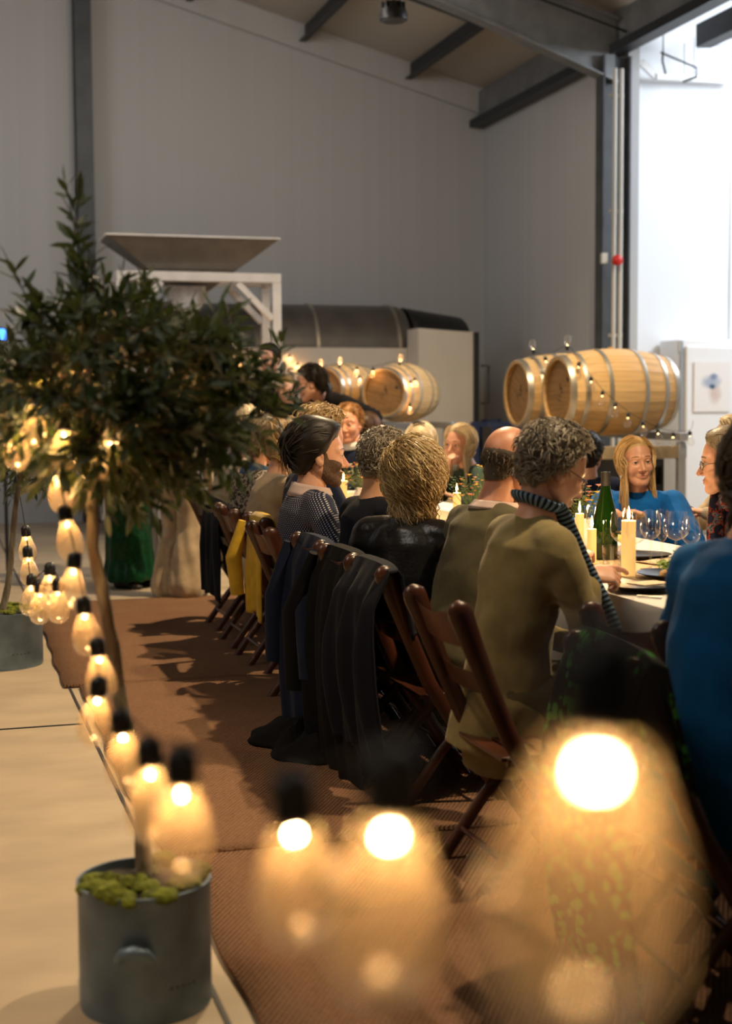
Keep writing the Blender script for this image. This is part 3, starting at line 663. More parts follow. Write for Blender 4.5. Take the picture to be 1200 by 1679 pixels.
# ------------------------------------------------------------------ furniture
def wav(x, seed):      # cheap smooth pseudo-noise on arrays
    r = np.random.default_rng(seed); o = 0
    for k in range(6):
        d = r.normal(size=3); d /= np.linalg.norm(d); o = o + np.sin(x @ d * r.uniform(.7, 1.5) + r.uniform(0, 6.28) + 1.3 * np.sin(x @ r.normal(size=3) * .35))
    return o / 3
def make_chair(label, loc, rz=0, group='wooden folding chairs at the table'):
    c = thing('folding_chair', label, 'chair', loc, rz, group)
    for s in (-1, 1):
        mb = MB(); y = s * .185
        mb.tube([(-.010, y, .856), (-.009, y, .850), (-.006, y, .838), (0, y, .818), (.03, y, .74), (.075, y, .62), (.145, y, .45), (.29, y, .2), (.42, y, 0)], [(.003, .006), (.010, .020), (.0165, .033), (.018, .036), (.0165, .031), (.015, .027), (.0145, .026), (.013, .022), (.012, .019)], 10, lat=(0, 1, 0))
        mb.build('post', M['chair'], c)
        mb = MB(); y2 = s * .158; mb.tube([(.36, y2, .39), (.2, y2, .2), (.06, y2, 0)], [(.012, .019)] * 3, 8, lat=(0, 1, 0)); mb.build('leg', M['chair'], c)
    def rail(name, xc, zc, h, dip, th=.016):
        mb = MB(); n = 12; vs = []; 
        for i in range(n + 1):
            y = -.178 + .356 * i / n; q = 1 - (y / .178) ** 2; x = xc - .024 * q
            for dx, dz in ((-th / 2, -h / 2), (th / 2, -h / 2), (th / 2, h / 2 - dip * q), (-th / 2, h / 2 - dip * q)): vs.append((x - dz * .38, y, zc + dz))
        fs = [(i * 4 + j, i * 4 + (j + 1) % 4, i * 4 + 4 + (j + 1) % 4, i * 4 + 4 + j) for i in range(n) for j in range(4)] + [(3, 2, 1, 0), (n * 4, n * 4 + 1, n * 4 + 2, n * 4 + 3)]
        mb.add(vs, [f[::-1] for f in fs]); return mb.build(name, M['chair'], c, bevel=.003)
    rail('top_rail', .012, .775, .115, .026, .018); rail('lower_slat', .085, .61, .065, .0)
    for k in range(6): MB().box((.15 + .062 * k, 0, .402 - .002 * abs(k - 3)), (.052, .33, .014)).build('seat_slat', M['chair'], c, bevel=.003)
    for s in (-1, 1): MB().box((.31, s * .165, .387), (.34, .018, .022)).build('seat_rail', M['chair'], c)
    MB().tube([(.33, -.18, .13), (.33, .18, .13)], .009, 8).build('stretcher', M['chair'], c); MB().tube([(.13, -.155, .105), (.13, .155, .105)], .009, 8).build('stretcher', M['chair'], c)
    return c
CH0 = make_chair('wooden folding chair holding the man in the olive tweed jacket', (1.29, 3.66, 0))
CH0.scale = (1, 1, .955)
def chair(label, x, y, rz=0): 
    o = dup(CH0); o.location = (x, y, 0); o.rotation_euler = (0, 0, rz); o['label'] = label; return o

# ------------------------------------------------------------------ figures
def sd_ell(P, c, r, rot=None):
    q = P - np.array(c)
    if rot is not None: q = q @ rot
    r = np.array(r); k0 = np.linalg.norm(q / r, axis=1); k1 = np.linalg.norm(q / (r * r), axis=1) + 1e-9
    return k0 * (k0 - 1) / k1
def sd_cap(P, a, b, ra, rb=None):
    a = np.array(a); b = np.array(b); rb = ra if rb is None else rb; d = b - a
    t = np.clip(((P - a) @ d) / (d @ d + 1e-12), 0, 1); return np.linalg.norm(P - a - t[:, None] * d, axis=1) - (ra + (rb - ra) * t)
def smin(a, b, k): h = np.clip(.5 + .5 * (b - a) / k, 0, 1); return b + (a - b) * h - k * h * (1 - h)
def smax(a, b, k): return -smin(-a, -b, k)
def head_sdf(P, f):
    """a face of unit size: x forward, y left, z up, origin at eye level between the ears; about .23 m tall"""
    w = f.get('w', 1); jw = f.get('jaw', 1)
    A = P.copy(); A[:, 1] = np.abs(A[:, 1])
    d = sd_ell(A, (-.014, 0, .030), (.100, .0765 * w, .094))
    d = smin(d, sd_ell(A, (.022, 0, -.025), (.066, .062 * w, .088)), .03)
    d = smin(d, sd_cap(A, (.000, .052 * w * jw, -.055), (.062, .016 * jw, -.100), .020), .03)
    d = smin(d, sd_ell(A, (.070, 0, -.104), (.022, .022 * jw, .019)), .018)
    d = smin(d, sd_ell(A, (.058, .038 * w, -.032), (.030, .024, .026)), .022)
    d = smin(d, sd_cap(A, (.082, .010, .021), (.064, .048 * w, .022), .009), .014)
    d = smax(d, -sd_ell(A, (.101, .032, -.002), (.019, .021, .013)), .013)
    nl = f.get('nose', 1)
    d = smin(d, sd_cap(A, (.084, 0, .006), (.100 + .009 * nl, 0, -.036), .0065, .0105), .010)
    d = smin(d, sd_ell(A, (.094, .0125, -.041), (.0095, .0075, .007)), .006)
    d = smax(d, -sd_ell(A, (.103, .007, -.049), (.004, .0025, .003)), .003)
    sm = f.get('smile', 0)
    zc = -.070 + sm * np.clip(A[:, 1] / .024, 0, 1) ** 2 * .006
    B = A.copy(); B[:, 2] -= zc
    d = smin(d, sd_ell(B, (.079, 0, -.001), (.016, .028, .017)), .010)
    d = smin(d, sd_ell(B, (.0895, .004, .0045), (.0075, .018, .0042)), .004)
    d = smin(d, sd_ell(B, (.0885, 0, -.0068), (.0080, .018, .0052)), .004)
    d = smax(d, -sd_ell(B, (.100, 0, -.0005), (.011, .024, .0012)), .0015)
    lid = np.linalg.norm(A - np.array((.0745, .032, -.001)), axis=1) - .0142
    op = .0052 * (1 - ((A[:, 1] - .032) / .0155) ** 2) * f.get('eye', 1)
    lid = np.maximum(lid, np.minimum(op - np.abs(A[:, 2] + .001), A[:, 0] - .070))
    d = smin(d, lid, .0025)
    cr, sr = math.cos(.25), math.sin(.25); rot = np.array([[cr, 0, -sr], [0, 1, 0], [sr, 0, cr]])
    e = sd_ell(A, (-.010, .079 * w, -.012), (.0185, .0085, .033), rot)
    e = smax(e, -sd_ell(A, (-.004, .090 * w, -.008), (.0095, .009, .019), rot), .004)
    return smin(d, e, .005)
def cast(f, D, o=(0, 0, -.012), sd=head_sdf):
    o = np.array(o); r = np.full(len(D), .20)
    for _ in range(46): r = r - np.clip(sd(o + D * r[:, None], f) * .62, -.02, .05)
    return o + D * r[:, None]
def head_dirs(nu, nv):
    """az from -pi..pi with columns gathered at the face; polar rows"""
    u = np.linspace(-1, 1, nu, endpoint=False); az = PI * (u * .52 + .48 * u ** 3)
    v = np.linspace(0, 1, nv + 1); el = -PI / 2 * .995 + PI * .995 * v
    el = el - .16 * np.sin(2 * el) * 0 
    E, A = np.meshgrid(el, az, indexing='ij')
    D = np.stack([np.cos(E) * np.cos(A), np.cos(E) * np.sin(A), np.sin(E)], -1).reshape(-1, 3)
    fs = []
    for i in range(nv):
        for j in range(nu): fs.append((i * nu + j, i * nu + (j + 1) % nu, (i + 1) * nu + (j + 1) % nu, (i + 1) * nu + j))
    fs.append(tuple(range(nu - 1, -1, -1))); fs.append(tuple(nv * nu + j for j in range(nu)))
    return D, fs
def zline(x, style):
    if style == 'bald': xs = [(-.12, -.085), (-.06, -.07), (-.02, -.03), (.01, .01), (.03, .5)]
    elif style == 'low': xs = [(-.12, -.085), (-.05, -.075), (-.025, -.03), (.02, .008), (.045, .045), (.075, .065), (.1, .075)]
    else: xs = [(-.12, -.085), (-.05, -.075), (-.025, -.03), (.015, .01), (.04, .058), (.07, .082), (.1, .09)]
    a = np.array(xs); return np.interp(x, a[:, 0], a[:, 1])
def strand(mb, pts, w, v, taper=.25, flat=.55, n=5):
    k = len(pts); rs = []
    for i in range(k):
        t = i / (k - 1); r = w * (min(1, .55 + 2.5 * t)) * (1 - (1 - taper) * max(0, (t - .6) / .4)); rs.append((r, r * flat))
    mb.tube(pts, rs, n, True, v)
def make_hair(f, h, grav, rs):
    """hair built in head space: a cap over the skull and many separate locks"""
    style = h['style']; th = h.get('th', .012); line = h.get('line', 'bald' if style == 'bald' else 'mid')
    mb = MB(); nu, nv = 64, 40
    D, fs = head_dirs(nu, nv)
    ff = dict(f); P = cast(ff, D, sd=lambda Q, q: sd_skull(Q, q))
    zl = zline(P[:, 0], line); m = (P[:, 2] - zl) / .022
    if style == 'bald': m = np.minimum(m, (.028 - P[:, 2]) / .02)
    t = np.clip(m, -1, 1); t = np.where(t > 0, t * t * (3 - 2 * t), t)
    vol = h.get('vol', 0) * np.clip((P[:, 2] - .0) / .08, 0, 1) + h.get('back', 0) * np.clip((-P[:, 0]) / .06, 0, 1)
    nz = 1 + .25 * wav(P * 60, rs.randint(0, 999))
    Q = P + D * ((th * nz + vol) * np.clip(t, 0, 1) - .004 * np.clip(-t + .15, 0, 1) * 1.2)[:, None]
    keep = t > -.55
    fk = [q for q in fs[:-1] if len(q) == 4 and all(keep[i] for i in q)] + ([fs[-1]] if keep[-1] else [])
    shade = np.clip(.30 + .2 * wav(P * 45, 5), .02, .7)
    mb.add(Q, fk, list(shade * h.get('root', .8)))
    idx = np.where(t > .3)[0]
    # area-weight the choice of roots
    wgt = np.abs(np.cos(np.arcsin(np.clip(D[idx, 2], -1, 1)))) + .05; wgt /= wgt.sum()
    g = Vector(grav).normalized(); cen = Vector((-.012, 0, .02)); er = Vector((.112, .090, .106)); off = th
    er = er * .93 + Vector((off, off, off)) * .8
    def outpush(p, k=1.0):
        q = Vector(((p.x - cen.x) / er.x, (p.y - cen.y) / er.y, (p.z - cen.z) / er.z)); l_ = q.length
        if l_ < k: s_ = k / max(l_, 1e-4); p = Vector((cen.x + q.x * s_ * er.x, cen.y + q.y * s_ * er.y, cen.z + q.z * s_ * er.z))
        return p
    n = int(h.get('n', 200) * 2.4); part = h.get('part', .02)
    choice = rng.choice(idx, n, p=wgt)
    for i in choice:
        p = Vector(Q[i]); nrm = Vector(D[i]); v = min(.98, max(.02, rs.gauss(.5, .24)))
        if style in ('short', 'bald'):
            c = Vector(h.get('comb', (-1, 0, -.25))) + Vector((rs.gauss(0, .35), rs.gauss(0, .45) + .5 * np.sign(p.y - part) * 1.0, rs.gauss(0, .25))) * h.get('rand', 1)
            tg = c - nrm * c.dot(nrm); tg = tg.normalized() if tg.length > .05 else Vector((0, 0, 1)); L = h.get('len', .03) * rs.uniform(.7, 1.3); up = h.get('lift', .008) * rs.uniform(.5, 1.5)
            side = nrm.cross(tg) * h.get('curl', .003) * (1 if math.sin(p.x * 150 + 2 * math.sin(p.y * 90) + p.z * 120) > 0 else -1) * rs.uniform(.4, 1.3)
            pts = [p - nrm * .004 + tg * (L * q) + nrm * (up * math.sin(PI * q * .8)) - nrm * (L * L * q * q * 3.2) + side * math.sin(PI * q * 1.5) for q in (0, .25, .5, .75, 1)]
            strand(mb, pts, h.get('w', .0035) * .62 * rs.uniform(.7, 1.3), v, n=4)
            continue
        L = h.get('len', .30) * rs.uniform(.75, 1.1)
        step = .022; k = max(4, int(L / step)); pts = [p.copy()]
        d = Vector((-.35, (1 if p.y > part else -1) * .9, .15)) if style != 'back' else Vector((-1, 0, .2))
        d = (d - nrm * d.dot(nrm)); d = d.normalized() if d.length > .01 else Vector((0, 1, 0))
        ph = p.x * 40 + p.y * 55 + p.z * 35 + rs.gauss(0, .55); wv = h.get('wave', .004); fr = h.get('freq', 9); spread = rs.gauss(0, h.get('spread', .08)); fl = h.get('flare', .25)
        outk = 1 + abs(rs.gauss(0, .05)) + h.get('puff', 0) * rs.random()
        for s_ in range(k):
            tt = s_ / k; mix = min(1, .18 + tt * 1.3)
            dd = (d * (1 - mix) + g * mix); 
            if p.z < -.06: dd = dd + Vector((p.x * 1.5, (p.y) * 1.5, 0)) * fl * (1 if tt < .8 else -1.5)
            dd = dd.normalized(); e_ = Vector(((p.x - cen.x) / er.x, (p.y - cen.y) / er.y, (p.z - cen.z) / er.z)); le = e_.length
            if le < outk * 1.25 and p.z > -.09:
                en = Vector((e_.x / er.x, e_.y / er.y, e_.z / er.z)).normalized(); cm = dd.dot(en)
                if cm > 0: dd = (dd - en * cm * .97).normalized()
            q = p + dd * step; e_ = Vector(((q.x - cen.x) / er.x, (q.y - cen.y) / er.y, (q.z - cen.z) / er.z)); le = e_.length
            if le < outk or (le < outk * 1.3 and q.z > -.05): q = Vector((cen.x + e_.x * er.x * outk / le, cen.y + e_.y * er.y * outk / le, cen.z + e_.z * er.z * outk / le))
            face = (q.x > .035 and abs(q.y) < .068 and q.z < .07) or (q.z < -.07 and q.x > -.03 and abs(q.y) < .058)
            if face and style != 'fringe': q.y = math.copysign(.072, q.y if abs(q.y) > .003 else (p.y - part)); q.x = min(q.x, .075)
            d = ((q - p).normalized() * .6 + d * .4).normalized(); p = q
            wob = Vector((math.cos(ph + fr * tt), math.sin(ph + fr * tt), .3 * math.sin(ph * 2 + fr * tt))) * wv * min(1, tt * 3)
            pts.append(p + wob + Vector((0, 0, 0)))
        strand(mb, pts, h.get('w', .006) * .52 * rs.uniform(.6, 1.4), v, .2, n=4)
    if h.get('bun'):
        bc, br = Vector(h['bun'][0]), h['bun'][1]
        mb.ell(bc, (br, br, br * .85), a=.3)
        for q in range(26):
            a_ = rs.uniform(0, 6.28); tl = rs.uniform(-.9, .9); pts = []
            for s_ in range(9):
                b_ = a_ + s_ * .42; e_ = tl * .8 + .25 * math.sin(b_ * 1.5 + q); pts.append(bc + Vector((math.cos(b_) * math.cos(e_), math.sin(b_) * math.cos(e_), math.sin(e_) * .85)) * (br * 1.03))
            strand(mb, pts, .007, rs.random(), .5)
    if h.get('tail'):
        a_, L = Vector(h['tail'][0]), h['tail'][1]
        for q in range(34):
            o_ = Vector((rs.gauss(0, .008), rs.gauss(0, .012), rs.gauss(0, .008))); pts = [a_ + o_ + g * (L * s_ / 8 * rs.uniform(.9, 1.1)) + Vector((-.04 * math.sin(PI * s_ / 10), o_.y * 1.2 * s_ / 8, 0)) for s_ in range(9)]
            strand(mb, pts, .006, rs.random(), .3)
    return mb
def sd_skull(P, f):
    w = f.get('w', 1); A = P.copy(); A[:, 1] = np.abs(A[:, 1])
    d = sd_ell(A, (-.014, 0, .030), (.100, .0765 * w, .094)); d = smin(d, sd_ell(A, (.022, 0, -.025), (.066, .062 * w, .088)), .03)
    return smin(d, sd_cap(A, (-.035, 0, -.05), (-.03, 0, -.13), .052), .02)
def evalmesh(mb, vox, sm=4, fac=.5):
    me = mb.mesh('tmp'); o = bpy.data.objects.new('tmp', me); TMP.objects.link(o)
    r = o.modifiers.new('r', 'REMESH'); r.mode = 'VOXEL'; r.voxel_size = vox
    if sm: s_ = o.modifiers.new('s', 'SMOOTH'); s_.iterations = sm; s_.factor = fac
    vl = TSC.view_layers[0]; vl.update(); dg = vl.depsgraph
    out = bpy.data.meshes.new_from_object(o.evaluated_get(dg), depsgraph=dg)
    bpy.data.objects.remove(o); bpy.data.meshes.remove(me); return out
TSC = bpy.data.scenes.new('work'); TMP = TSC.collection
def marr(me):
    v = np.empty(len(me.vertices) * 3, np.float32); me.vertices.foreach_get('co', v); v = v.reshape(-1, 3)
    n = np.empty(len(me.vertices) * 3, np.float32); me.vertex_normals.foreach_get('vector', n); return v.astype(float), n.reshape(-1, 3).astype(float)
def faces(me): return [tuple(p.vertices) for p in me.polygons]
def ik(a, c, l1, l2, hint):
    a = Vector(a); c = Vector(c); d = c - a; L = d.length
    if L > (l1 + l2) * .995: c = a + d.normalized() * (l1 + l2) * .995; d = c - a; L = d.length
    x = (l1 * l1 - l2 * l2 + L * L) / (2 * L); hgt = math.sqrt(max(l1 * l1 - x * x, 0)); u = d.normalized()
    hv = Vector(hint); hv = hv - u * hv.dot(u); hv = hv.normalized() if hv.length > 1e-5 else u.orthogonal().normalized()
    return a + u * x + hv * hgt, c
def make_hand(mb, wrist, dirv, palm_n, side, curl=.5, sc=1.0, point=None):
    """palm plus four unequal bent fingers and a thumb from the side of the palm. palm_n points out of the palm; side +1 = thumb on the x side"""
    d = Vector(dirv).normalized(); n = Vector(palm_n); n = (n - d * n.dot(d)).normalized(); x = d.cross(n) * side
    w = Vector(wrist)
    def pt(a, b, c): return w + (d * a + x * b + n * c) * sc
    mb.tube([pt(-.01, 0, 0), pt(.015, .0, 0), pt(.05, .002, 0), (pt(.088, .0, .002))], [(.022 * sc, .018 * sc), (.028 * sc, .016 * sc), (.039 * sc, .0145 * sc), (.037 * sc, .012 * sc)], 14, lat=x)
    mb.caps(pt(.02, .024, .006), pt(.05, .03, .008), .016 * sc, .013 * sc)
    for i, (b, L, r) in enumerate(((.028, .070, .0092), (.0095, .078, .0095), (-.0095, .072, .009), (-.0275, .057, .0080))):
        c = curl if not (point is not None and i == 0) else point; c = c * (1 + .08 * i)
        p = pt(.086 - .004 * abs(i - 1), b, .0); ang = c * .75; seg = (.44, .31, .25)
        for q, sgm in enumerate(seg):
            dd = (d * math.cos(ang) + n * math.sin(ang) + x * (b * 1.2 * (1 - c))).normalized(); e = p + dd * (L * sgm * sc)
            mb.caps(p, e, r * sc * (1 - .07 * q), r * sc * (1 - .07 * (q + 1)), 9, 3); p = e; ang += c * 1.05
    p = pt(.022, .030, .010); e = pt(.048, .050, .020 + .014 * curl); mb.caps(p, e, .0125 * sc, .0105 * sc, 9, 3)
    e2 = pt(.074, .050 - .012 * curl, .028 + .020 * curl); mb.caps(e, e2, .0105 * sc, .0098 * sc, 9, 3); mb.caps(e2, pt(.093, .046 - .024 * curl, .030 + .026 * curl), .0098 * sc, .0078 * sc, 9, 3)

PEOPLE = []
def person(label, px, py, d, s=1.0, heading=0, lean=12, look=None, hpitch=0, hroll=0, female=False, top='navy', bottom='navydark', hair=None, hmat='h_dark', skin='skin',
           face=None, detail=0, stand=False, wr=None, wl=None, handR=None, handL=None, collar=None, specs=False, beard=False, vox=.013, build=1.0, seed=1, skirt=False, twist=0, sleeve=1, hsc=1.0, neckline=None, puff=0, wrinkle=.006, group='guests at the long table', hem=None, flare=0):
    rs = random.Random(seed); f = dict(face or {}); hd = R(heading); T = at(px, py, d); look = heading if look is None else look
    hip_z = .47 if not stand else .93
    Ls = [.13, .14, .14, .09]; an = [lean * .6, lean * .9, lean * 1.15, lean * 1.2]
    def spine(k):
        p = Vector((0, 0, hip_z)); out = [p.copy()]
        for L, a in zip(Ls, an): p = p + Vector((math.sin(R(a)), 0, math.cos(R(a)))) * (L * k); out.append(p.copy())
        nk = R(min(lean * 1.0 + 10, 60)); hc = p + Vector((math.sin(nk), 0, math.cos(nk))) * (.130 if female else .118) * (.4 + .6 * hsc) + Vector((.012, 0, .04 * hsc)); return out, hc
    lo, hi = .55, 1.7; zt = T.z / s
    for _ in range(30):
        k = (lo + hi) / 2
        if spine(k)[1].z < zt: lo = k
        else: hi = k
    sp, hc = spine(k)
    if abs(hc.z - zt) > .01: print('torso', label[:30], round(k, 2), round(hc.z, 3), round(zt, 3))
    Rz = Matrix.Rotation(hd, 3, 'Z'); base = T - (Rz @ hc) * s; base.z = 0
    root = thing('person', label, 'person', base, hd, group); root.scale = (s, s, s); PEOPLE.append((label, k, base.x, base.y))
    def loc(q): return None if q is None else (Rz.transposed() @ (at(*q[1:]) - base) / s if q[0] == 'px' else Vector(q))
    wr, wl = loc(wr), loc(wl)
    W = (.90 if female else 1.0) * build
    # joints
    t4 = sp[4]; ax = (sp[4] - sp[3]).normalized(); lat = Vector((math.sin(R(-twist)), math.cos(R(twist)), 0)).normalized(); fw = lat.cross(Vector((0, 0, 1))).normalized()
    sh = {1: sp[3] + ax * .030 + lat * (.168 * W), -1: sp[3] + ax * .030 - lat * (.168 * W)}
    tz = .765 / s
    def default(sd): return Vector((hc.x + .20, sd * .13, tz + .03)) if not stand else Vector((.10, sd * .23, hip_z - .10))
    wrist = {-1: Vector(wr) if wr is not None else default(-1), 1: Vector(wl) if wl is not None else default(1)}
    elbow = {}
    for sd in (-1, 1): elbow[sd], wrist[sd] = ik(sh[sd], wrist[sd], .275 * (.95 if female else 1), .250 * (.95 if female else 1), (-.35, sd * .85, -.70))
    hipj = {sd: Vector((0, sd * .085, hip_z)) for sd in (-1, 1)}
    if stand: knee = {sd: Vector((.03, sd * .09, .49)) for sd in (-1, 1)}; ank = {sd: Vector((-.01, sd * .095, .085)) for sd in (-1, 1)}
    else: knee = {sd: Vector((.40, sd * .10, .47)) for sd in (-1, 1)}; ank = {sd: Vector((.36, sd * .10, .085)) for sd in (-1, 1)}
    def torso(mb, g, low=0.):
        lw = Vector((-math.sin(0) * 0, 0, 1))
        pts = [sp[0] - Vector((0, 0, .05 + low)), sp[0] + Vector((0, 0, .01)), sp[1], sp[2], sp[3], sp[3] + ax * .055, sp[4], sp[4] + ax * .02]
        ch = .012 if female else 0
        rd = [(.160 * W, .115), (.168 * W, .125), (.150 * W, .108), (.158 * W, .112 + ch), (.165 * W, .108), (.120 * W, .085), (.062, .06), (.055, .055)]
        mb.tube(pts, [(a + g, b + g) for a, b in rd], 22, lat=lat)
        for sd in (-1, 1):
            mb.caps(sp[4] - ax * .03, sh[sd], .050 + g, .056 + g * 1.2); mb.caps(sp[3] - ax * .01 + fw * .0, sh[sd] - ax * .03, .085 + g, .06 + g)
    def arms(mb, g, full=1.0, pf=0):
        for sd in (-1, 1):
            mb.caps(sh[sd], elbow[sd], .055 + g * 1.4 + pf * .5, .042 + g * 1.3 + pf)
            e = elbow[sd] + (wrist[sd] - elbow[sd]) * full; mb.caps(elbow[sd], e, .042 + g * 1.3 + pf, .030 + g * 1.2 + pf * .3)
    def legs(mb, g, cut=1.0, fl=0):
        for sd in (-1, 1):
            mb.caps(hipj[sd], knee[sd], .082 + g, .056 + g + fl * .2); mb.caps(knee[sd], ank[sd] if cut >= 1 else knee[sd].lerp(ank[sd], cut), .054 + g + fl * .25, .036 + g * 1.3 + fl)
    # the body: one continuous skin
    b = MB(); torso(b, -.016); arms(b, -.012); legs(b, -.012)
    hm = Matrix.Rotation(R(look - heading), 3, 'Z') @ Matrix.Rotation(R(hpitch), 3, 'Y') @ Matrix.Rotation(R(hroll), 3, 'X')
    nk_top = hc + hm @ Vector((-.022, 0, -.055)) * hsc; nr = (.052 if female else .060) * (.5 + .5 * hsc)
    b.tube([sp[4] - ax * .03, sp[4] + ax * .03, nk_top.lerp(sp[4], .35), nk_top, nk_top + hm @ Vector((0, 0, .02))], [nr * 1.25, nr * 1.02, nr * .95, nr, nr * .8], 16)
    for sd in (-1, 1): b.caps(ank[sd] - Vector((.03, 0, .04)), ank[sd] + Vector((.13, 0, -.055)), .034, .028)
    bm_ = evalmesh(b, .016, 3)
    vs, nn = marr(bm_); fsb = faces(bm_); bpy.data.meshes.remove(bm_)
    bm2 = MB(); bm2.add(vs, fsb)
    nu, nv = {0: (48, 40), 1: (84, 84), 2: (150, 150)}[detail]
    D, fs = head_dirs(nu, nv); P = cast(f, D)
    lipm = np.zeros(len(P)); zc = -.070 + f.get('smile', 0) * np.clip(np.abs(P[:, 1]) / .024, 0, 1) ** 2 * .006
    lipm = ((np.abs(P[:, 1]) < .0215) & (P[:, 0] > .072) & (np.abs(P[:, 2] - zc + .001) < .0082 * (1 - (P[:, 1] / .027) ** 2)))
    HM = np.array(hm); hv = (P * hsc) @ HM.T + np.array(hc)
    stub = None
    if beard:
        Y = np.abs(P[:, 1]); stub = ((P[:, 2] < -.060 + .045 * np.clip((Y - .030) / .035, 0, 1) + .05 * np.clip((.030 - P[:, 0]) / .02, 0, 1)) & (P[:, 0] > .004) & ~lipm & (P[:, 2] > -.2))
    n0 = len(bm2.f); bm2.add(hv, fs)
    for q, fc in enumerate(fs):
        m_ = sum(lipm[i] for i in fc) * 2 > len(fc); bm2.mi[n0 + q] = 1 if m_ else (2 if stub is not None and sum(stub[i] for i in fc) * 2 > len(fc) else 0)
    hb = MB(); hs = .96 if female else 1.05
    for sd, hnd in ((-1, handR), (1, handL)):
        dv = (wrist[sd] - elbow[sd]); hnd = hnd or {}
        make_hand(hb, wrist[sd] + dv.normalized() * .005, hnd.get('dir', dv + Vector((0, 0, -.04 if not stand else 0))), hnd.get('n', (0, 0, -1) if not stand else (0, -sd, 0)), hnd.get('side', -sd), hnd.get('curl', .45), hs, hnd.get('point'))
    hmx = evalmesh(hb, .0042 if detail < 2 and handR is None else .0032, 2); v2, _ = marr(hmx); bm2.add(v2, faces(hmx)); bpy.data.meshes.remove(hmx)
    bm2.build('body', [M[skin], M['lips'], M['stubble']], root)
    # garments
    tb = MB(); torso(tb, .006, hem or .03); 
    if sleeve: arms(tb, .006, sleeve, puff)
    else: 
        for sd in (-1, 1): tb.caps(sh[sd], sh[sd].lerp(elbow[sd], .3), .063, .060)
    if hem and stand is False and hem > .1: tb.tube([sp[0], sp[0] - Vector((.03, 0, hem))], [(.19 * W, .14), (.20 * W, .15)], 20, lat=(0, 1, 0))
    tm = evalmesh(tb, vox, 3)
    v, nrm = marr(tm); 
    amp = wrinkle * (.6 * wav(v * np.array([14, 14, 20]), seed) + .4 * wav(v * 38, seed + 3))
    for sd in (-1, 1):      # folds gather at the elbows
        de = np.linalg.norm(v - np.array(elbow[sd]), axis=1); axd = np.array((wrist[sd] - sh[sd]).normalized()); amp = amp + wrinkle * 1.1 * np.exp(-(de / .09) ** 2) * np.sin((v @ axd) * 150 + 2 * wav(v * 30, seed))
    v = v + nrm * amp[:, None]; tm.vertices.foreach_set('co', v.astype(np.float32).ravel()); tm.update()
    names = {'tweed': 'jacket', 'olive': 'jacket', 'leather': 'leather_jacket', 'dots': 'jumper', 'teal': 'jumper', 'blue': 'jumper'}
    link(names.get(top, 'top'), tm, M[top], root)
    lb = MB(); lg = .010
    if skirt:
        lb.tube([Vector((0, 0, hip_z + .06)), Vector((0, 0, hip_z - .1)), Vector((0, 0, .5)), Vector((0, 0, .2)), Vector((0, 0, .06))], [(.165, .13), (.185, .15), (.17, .16), (.19, .18), (.22, .21)], 24, lat=(0, 1, 0))
    else: 
        legs(lb, lg, 1.0, flare); lb.tube([Vector((0, 0, hip_z + .07)), Vector((0, 0, hip_z)), Vector((.0, 0, hip_z - .07))], [(.158 * W, .116), (.172 * W, .128), (.15 * W, .10)], 20, lat=(0, 1, 0))
    lm = evalmesh(lb, .016, 4); v, nrm = marr(lm); v = v + nrm * (.005 * wav(v * 22, seed + 9))[:, None]
    if skirt or flare: fold = .006 * np.sin(np.arctan2(v[:, 1], v[:, 0]) * 11 + 2 * wav(v * 4, seed)) * np.clip((hip_z - v[:, 2]) / .6, 0, 1); v = v + nrm * fold[:, None]
    lm.vertices.foreach_set('co', v.astype(np.float32).ravel()); lm.update(); link('skirt' if skirt else 'trousers', lm, M[bottom], root)
    for sd in (-1, 1):
        sb = MB(); a_ = ank[sd]; sb.tube([a_ + Vector((-.06, 0, -.05)), a_ + Vector((-.045, 0, -.045)), a_ + Vector((.02, 0, -.040)), a_ + Vector((.10, 0, -.055)), a_ + Vector((.165, 0, -.064)), a_ + Vector((.18, 0, -.068))], [(.02, .02), (.036, .036), (.040, .043), (.043, .028), (.034, .02), (.012, .010)], 12, lat=(0, 1, 0)); sb.build('shoe', M['shoe'], root)
    hmat4 = Matrix.Translation(hc) @ hm.to_4x4() @ Matrix.Scale(hsc, 4)
    def onhead(o): o.parent = root; o.matrix_local = hmat4; return o
    if hair:
        gv = hm.transposed() @ Vector((0, 0, -1)); onhead(make_hair(f, hair, gv, rs).build('hair', M[hmat]))
    if detail >= 1 and f.get('eyes', True):
        ey = f.get('gaze', (0, 0))
        for sd in (-1, 1):
            mb = MB(); mb.lathe([(.0005, .0128), (.0022, .0127), (.0024, .01255), (.0058, .0114), (.006, .0113), (.0095, .0086), (.0128, 0), (.009, -.009), (.0005, -.0128)], 20)
            e = mb.mesh('eye'); kk = 20
            mi = [2 if i // kk < 2 else (1 if i // kk < 4 else 0) for i in range(len(e.polygons))]
            o = link('eye', e, [M['eyewhite'], M['iris'], M['black']]); e.polygons.foreach_set('material_index', mi[:len(e.polygons)]); onhead(o)
            o.matrix_local = hmat4 @ Matrix.Translation((.0745, sd * .032, -.001)) @ Matrix.Rotation(R(ey[0]), 4, 'Z') @ Matrix.Rotation(PI / 2 + R(ey[1]), 4, 'Y')
            mb = MB(); q = [(.0745 + .0150 * math.cos(a_) * .98, sd * (.032 + .0150 * math.sin(a_)), -.001 + .0056 * f.get('eye', 1) * (1 - (math.sin(a_)) ** 2)) for a_ in np.linspace(-1.05, 1.05, 9)]
            mb.tube(q, [.0004] + [.0013] * 7 + [.0004], 5); onhead(mb.build('eyelashes', M['lash']))
